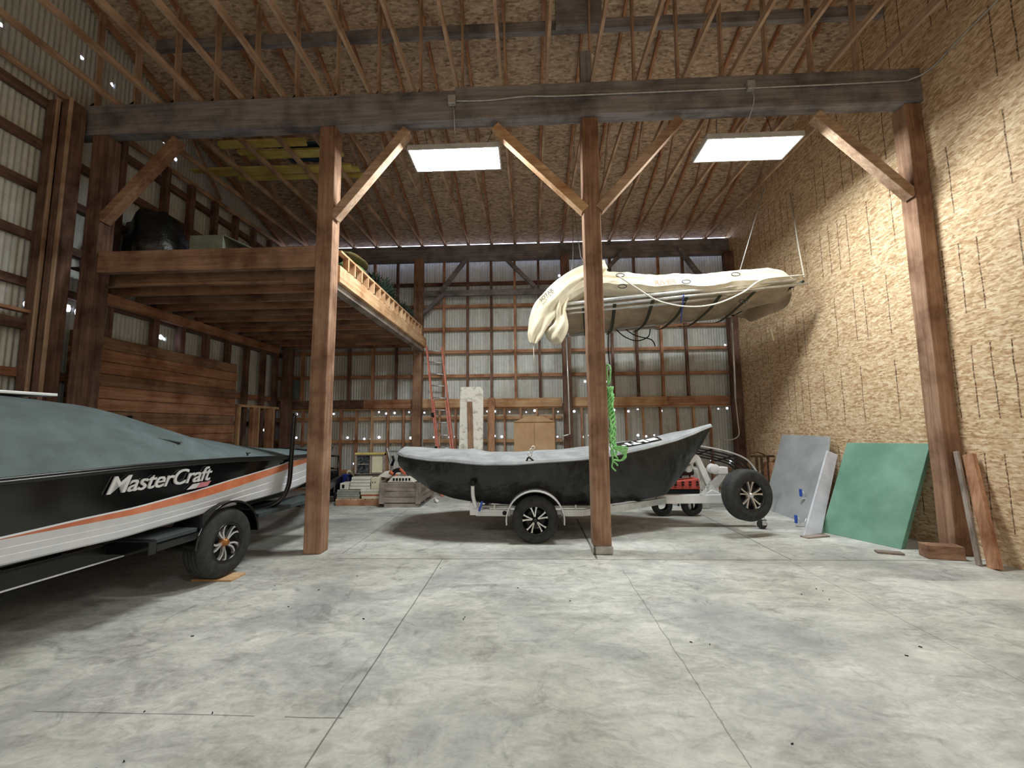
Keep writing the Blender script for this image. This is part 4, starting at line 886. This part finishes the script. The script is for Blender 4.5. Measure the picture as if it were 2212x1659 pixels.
m = MB().prism([(-2.82, 8.25, .47), (-2.28, 8.25, .47), (-2.36, 8.25, .58), (-2.72, 8.25, .58)], (0, .35, 0)); m.build('grille_body', WHITEP, t, bevel=.01)
for i in range(6): bx((-2.70+i*.062, 8.24, .51), (-2.665+i*.062, 8.25, .555)).build('slot', BLACKP, t)
mb = MB().prism([(-3.1, 8.5, .56), (-2.72, 8.5, .50), (-2.70, 8.5, .60), (-2.95, 8.5, .66)], (0, .3, 0)); one(mb, 'white_cover_plate', WHITEP, 'tilted white plate between the window unit and the crate', 'plate', bevel=.01)
t = thing('orange_power_tool', 'orange and grey power tool on the white grille', 'tool', (-2.6, 8.5, .58))
m = MB(); m.smooth = True; m.tube(bez([(-2.78, 8.42, .62), (-2.68, 8.42, .69), (-2.52, 8.42, .68), (-2.42, 8.42, .62)], 5), .045, 10); m.build('tool_body', DKMET, t)
m = MB(); m.smooth = True; m.tube([(-2.82, 8.40, .66), (-2.74, 8.40, .62)], .04, 10); m.tube([(-2.60, 8.38, .73), (-2.48, 8.38, .62)], .035, 10); m.tube([(-2.66, 8.4, .62), (-2.76, 8.35, .50)], .014, 8); m.build('tool_grip', ORGT, t)
t = thing('grey_pipe_frame', 'grey pipe frame standing against the back wall behind the crate', 'frame', (-2.9, 9.3, 0))
m = MB(); m.tube(bez([(-3.16, 9.2, 1.10), (-3.12, 9.2, .95), (-3.08, 9.2, .8), (-3.04, 9.2, .62), (-3.04, 9.2, 0)], 4), .025, 8); m.tube([(-3.12, 9.2, 1.03), (-2.70, 9.2, 1.02), (-2.66, 9.2, 0)], .022, 8); m.build('pipe', ALU, t)
m = MB(); m.smooth = True; m.tube([(-3.02, 9.16, .93), (-2.99, 9.16, .84), (-3.03, 9.16, .72)], .03, 8); m.build('boot', DKMET, t)
t = thing('blue_barrel', 'blue plastic barrel behind the stacked packs', 'barrel', (-3.98, 9.1, 0))
m = MB().lathe([(.0001, 0), (.14, 0), (.16, .03), (.16, .24), (.15, .26), (.16, .28), (.16, .5), (.13, .54), (.0001, .55)], (-3.98, 9.1, 0), (0, 0, 1), 28); m.build('barrel_body', BLUE, t)
t = thing('black_utility_cart', 'black cart with a square mesh frame between post and barrel', 'cart', (-4.2, 8.8, 0))
m = MB()
for a, b in (((-4.36, .70), (-4.36, .96)), ((-4.36, .96), (-4.06, .96)), ((-4.06, .96), (-4.06, .1)), ((-4.36, .70), (-4.06, .70)), ((-4.36, .7), (-4.36, .1))): m.tube([(a[0], 8.8, a[1]), (b[0], 8.8, b[1])], .02, 8)
m.build('cart_frame', BLACKP, t)
m = MB().box((-4.36, 8.8, .12), (-4.08, 9.15, .5)); m.box((-4.33, 8.75, .5), (-4.12, 9.0, .64)); m.build('engine', DKMET, t, bevel=.03)
m = MB().tube([(-4.34, 8.76, .2), (-4.24, 8.74, .46), (-4.14, 8.74, .5)], .014, 8); m.tube([(-4.1, 8.74, .2), (-4.09, 8.74, .46)], .014, 8); m.build('handle', ALU, t)
for x in (-4.34, -4.1): MB().lathe([(.05, -.03), (.12, -.03), (.13, 0), (.12, .03), (.05, .03)], (x, 8.9, .13), (1, 0, 0), 20).build('cart_wheel', RUBBER, t)
t = thing('floor_roller', 'small white-ended roller lying on the floor behind the crate', 'roller', (-1.92, 8.74, 0))
MB().cyl((-1.98, 8.78, .05), (-1.90, 8.66, .03), .03).build('roller_body', WHITEP, t); MB().tube([(-2.0, 8.8, .13), (-1.95, 8.74, .02)], .012, 8).build('roller_arm', PIPEW, t)

# ------------------------------------------------------------------ things right of and behind the drift boat
t = thing('red_machine', 'red machine with holed side plate and black tyres behind the white winch post', 'machine', (2.6, 7.4, 0))
m = MB().prism([(2.10, 7.25, .47), (2.2, 7.25, .56), (2.85, 7.25, .64), (2.85, 7.25, .47)], (0, .3, 0)); m.build('side_plate', REDM, t, bevel=.006)
for i in range(4): bx((2.42+i*.12, 7.235, .53), (2.46+i*.12, 7.25, .555)).build('plate_hole', BLACKP, t); bx((2.42+i*.12, 7.235, .575), (2.46+i*.12, 7.25, .60)).build('plate_hole', BLACKP, t)
m = MB().box((2.1, 7.3, .3), (2.9, 7.7, .47)); m.tube([(2.15, 7.4, .62), (2.35, 7.4, .72), (2.8, 7.4, .74)], .06, 10); m.build('engine_block', DKMET, t, bevel=.02)
for x in (2.25, 2.75): MB().lathe([(.08, -.06), (.16, -.06), (.18, 0), (.16, .06), (.08, .06)], (x, 7.42, .18), (0, 1, 0), 24).build('tyre', RUBBER, t)
one(MB().beam((1.95, 7.0, .63), (2.45, 7.0, .76), .03, .07, (0, 1, 0)), 'grey_plank', W_GREY['x'], 'grey plank end sticking out by the red machine', 'board', bevel=.004)
lump((3.3, 8.9, .36), (.35, .3, .42), DKMET, 'grey_tool_case', 'dark grey case standing behind the trailer spare wheel', 'case', seed=31, amp=.05)
t = thing('black_tube_rack', 'black tubular cargo rack with curved bars standing behind the spare wheel', 'rack', (3.3, 7.8, 0))
for k in range(5):
    y = 7.55+k*.20; z = -.03*k
    m = MB(); m.tube(bez([(2.75, y, 1.2+z*1.5), (3.05, y, 1.16+z*1.5), (3.5, y, 1.06+z*1.5), (3.8, y, .92+z), (3.97, y, .68)], 6), .015, 8); m.build('rack_bar', DKMET if k else CONDUIT, t)
for x, z in ((2.8, 1.17), (3.2, 1.11), (3.6, 1.0)): MB().tube([(x, 7.55, z), (x, 8.35, z-.16)], .015, 8).build('cross_bar', BLACKP, t)
for x in (2.8, 3.9): m = MB(); m.tube([(x, 7.6, 1.15 if x < 3 else .8), (x+.03, 7.6, 0)], .018, 8); m.tube([(x, 8.3, 1.0 if x < 3 else .7), (x+.03, 8.3, 0)], .018, 8); m.build('rack_leg', BLACKP, t)
one(bx((2.95, 8.0, 0), (3.3, 8.4, .74)), 'plastic_tub', GREYT, 'pale grey tub seen under the black tubular rack', 'lid', bevel=.02)
t = thing('rusty_stand', 'dark rusty metal stand by the strand board wall behind the grey panel', 'stand', (4.8, 9.0, 0))
m = MB().box((4.62, 8.98, .86), (5.08, 9.04, .90)); m.tube([(4.58, 9.0, .93), (4.75, 9.0, .97), (4.9, 9.0, .9)], .012, 6); m.build('top_bar', RUST, t)
for x in (4.72, 4.82, 4.95): MB().beam((x, 9.0, 0), (x, 9.0, .87), .035, .035).build('stand_leg', RUST, t)
one(bx((4.95, 8.9, .35), (5.09, 9.3, .75)), 'wood_scrap', W_STUD['y'], 'square wood scrap against the wall beside the rusty stand', 'board')
t = thing('red_fuel_drum', 'dark drum with a faded red top poking up behind the drift boat cover', 'drum', (2.36, 9.0, 0))
MB().lathe([(.0001, 0), (.26, 0), (.27, .04), (.27, .8), (.25, .84), (.0001, .84)], (2.36, 9.0, 0), (0, 0, 1), 28).build('drum_body', DKMET, t)
MB().lathe([(.0001, .84), (.15, .84), (.16, 1.12), (.12, 1.2), (.0001, 1.22)], (2.30, 9.0, 0), (0, 0, 1), 24).build('red_top', REDM, t)

def slab(P0, P1, P2, P3, th, name, m, label, cat='panel', **k):
    """quad given by four corners, thickened away from the room"""
    a, b, c, d = (V(p) for p in (P0, P1, P2, P3)); n = (b-a).cross(d-a).normalized()*th
    return one(MB().add([a, b, c, d, a-n, b-n, c-n, d-n], [(0, 1, 2, 3), (7, 6, 5, 4), (0, 4, 5, 1), (1, 5, 6, 2), (2, 6, 7, 3), (3, 7, 4, 0)]), name, m, label, cat, **k)
slab((4.30, 8.1, 0), (4.26, 6.5, 0), (4.98, 7.2, 1.33), (5.01, 8.553, 1.34), .03, 'laminate_sheet', GREYP, 'large grey panel leaning on the strand board wall, rearmost of the three panels', bevel=.004)
slab((3.731, 6.041, .02), (4.05, 6.167, .02), (4.95, 6.996, 1.044), (4.77, 6.957, 1.114), .03, 'white_metal_panel', LAVW, 'narrow white metal-skinned panel leaning between the grey and green panels', bevel=.004)
one(MB().beam((3.70, 6.0, .01), (4.06, 6.1, .01), .12, .02), 'floor_strip', W_GREY['x'], 'flat strip on the floor under the white metal panel', 'board')
gp = slab((4.15, 6.33, 0), (4.52, 5.47, 0), (5.03, 5.50, 1.28), (4.648, 6.368, 1.261), .08, 'green_board', GREENP, 'thick green painted board leaning on the strand board wall beside the post', bevel=.006)
for x, y, z, n in ((4.40, 7.2, .42, 'upper'), (4.02, 6.75, .10, 'lower')):
    t = thing('bar_clamp', '%s blue bar clamp gripping the grey panel' % n, 'clamp', (x, y, z), group='blue bar clamps on the grey panel')
    bx((x-.03, y-.12, z-.05), (x+.0, y-.08, z+.07)).build('jaw', BLUEC, t, bevel=.006); m = MB().box((x-.02, y-.11, z-.09), (x+.16, y-.09, z-.07)); m.tube([(x+.05, y-.1, z-.07), (x+.02, y-.1, z+.03)], .01, 6); m.tube([(x+.1, y-.1, z-.08), (x+.14, y-.1, z+.02)], .008, 6); m.build('bar', CHROME, t)
one(MB().beam((4.52, 5.18, .075), (4.86, 5.10, .075), .16, .15), 'timber_offcut', W_POST['x'], 'squarish timber offcut on the floor in front of the wall post', 'block', bevel=.006)
one(MB().beam((4.86, 4.75, 0), (5.06, 5.08, 1.17), .12, .05, (1, 0, 0)), 'leaning_plank', W_STUD['z'], 'brown plank leaning on the strand board wall just right of the post', 'board', bevel=.004)
one(MB().beam((4.82, 4.87, 0), (5.0, 5.16, 1.2), .05, .03, (1, 0, 0)), 'leaning_plank', W_GREY['z'], 'thin grey plank leaning between the wall post and the brown plank', 'board', bevel=.004)
one(MB().beam((4.12, 5.34, .012), (4.36, 5.26, .012), .1, .024), 'wood_splinter', W_GREY['x'], 'small grey wood scrap on the floor before the green board', 'board')
# green rope on the middle post
m = MB(); m.smooth = True
for k in range(7):
    ph = k*.9; pts = []
    for i in range(40):
        u = i/39; z = 2.03-1.05*u*(1-.06*k)
        pts.append((1.02+.035*math.sin(u*19+ph)+.03*u+.012*math.sin(u*51+k), 5.31+.03*math.cos(u*17+ph), z))
    m.tube(pts, .011, 6)
for k in range(5): m.tube(bez([(1.03, 5.30, 1.28), (1.12+.02*k, 5.28, 1.22+.012*k), (1.19, 5.28, 1.16+.015*k), (1.13, 5.29, 1.11), (1.04, 5.31, 1.12)], 5), .011, 6)
m.tube(bez([(1.0, 5.2, 2.05), (1.02, 5.2, 2.25), (.99, 5.3, 2.3), (1.0, 5.3, 2.05)], 4), .011, 6)
one(m, 'green_rope', ROPEG, 'bright green rope bundle hanging on the right of the middle post', 'rope')

m = MB()
for i in range(28):
    x = random.uniform(-2.6, 4.6); y = random.uniform(1.9, 5.0); a = random.uniform(0, 3.1); q = random.uniform(.0025, .0065); e = V((math.cos(a), math.sin(a), 0))
    m.beam(V((x, y, .003))-e*q*1.6, V((x, y, .003))+e*q*1.6, q, .006)
one(m, 'floor_debris', STRAPB, 'scattered dark crumbs and grit on the concrete floor', 'debris')['kind'] = 'stuff'
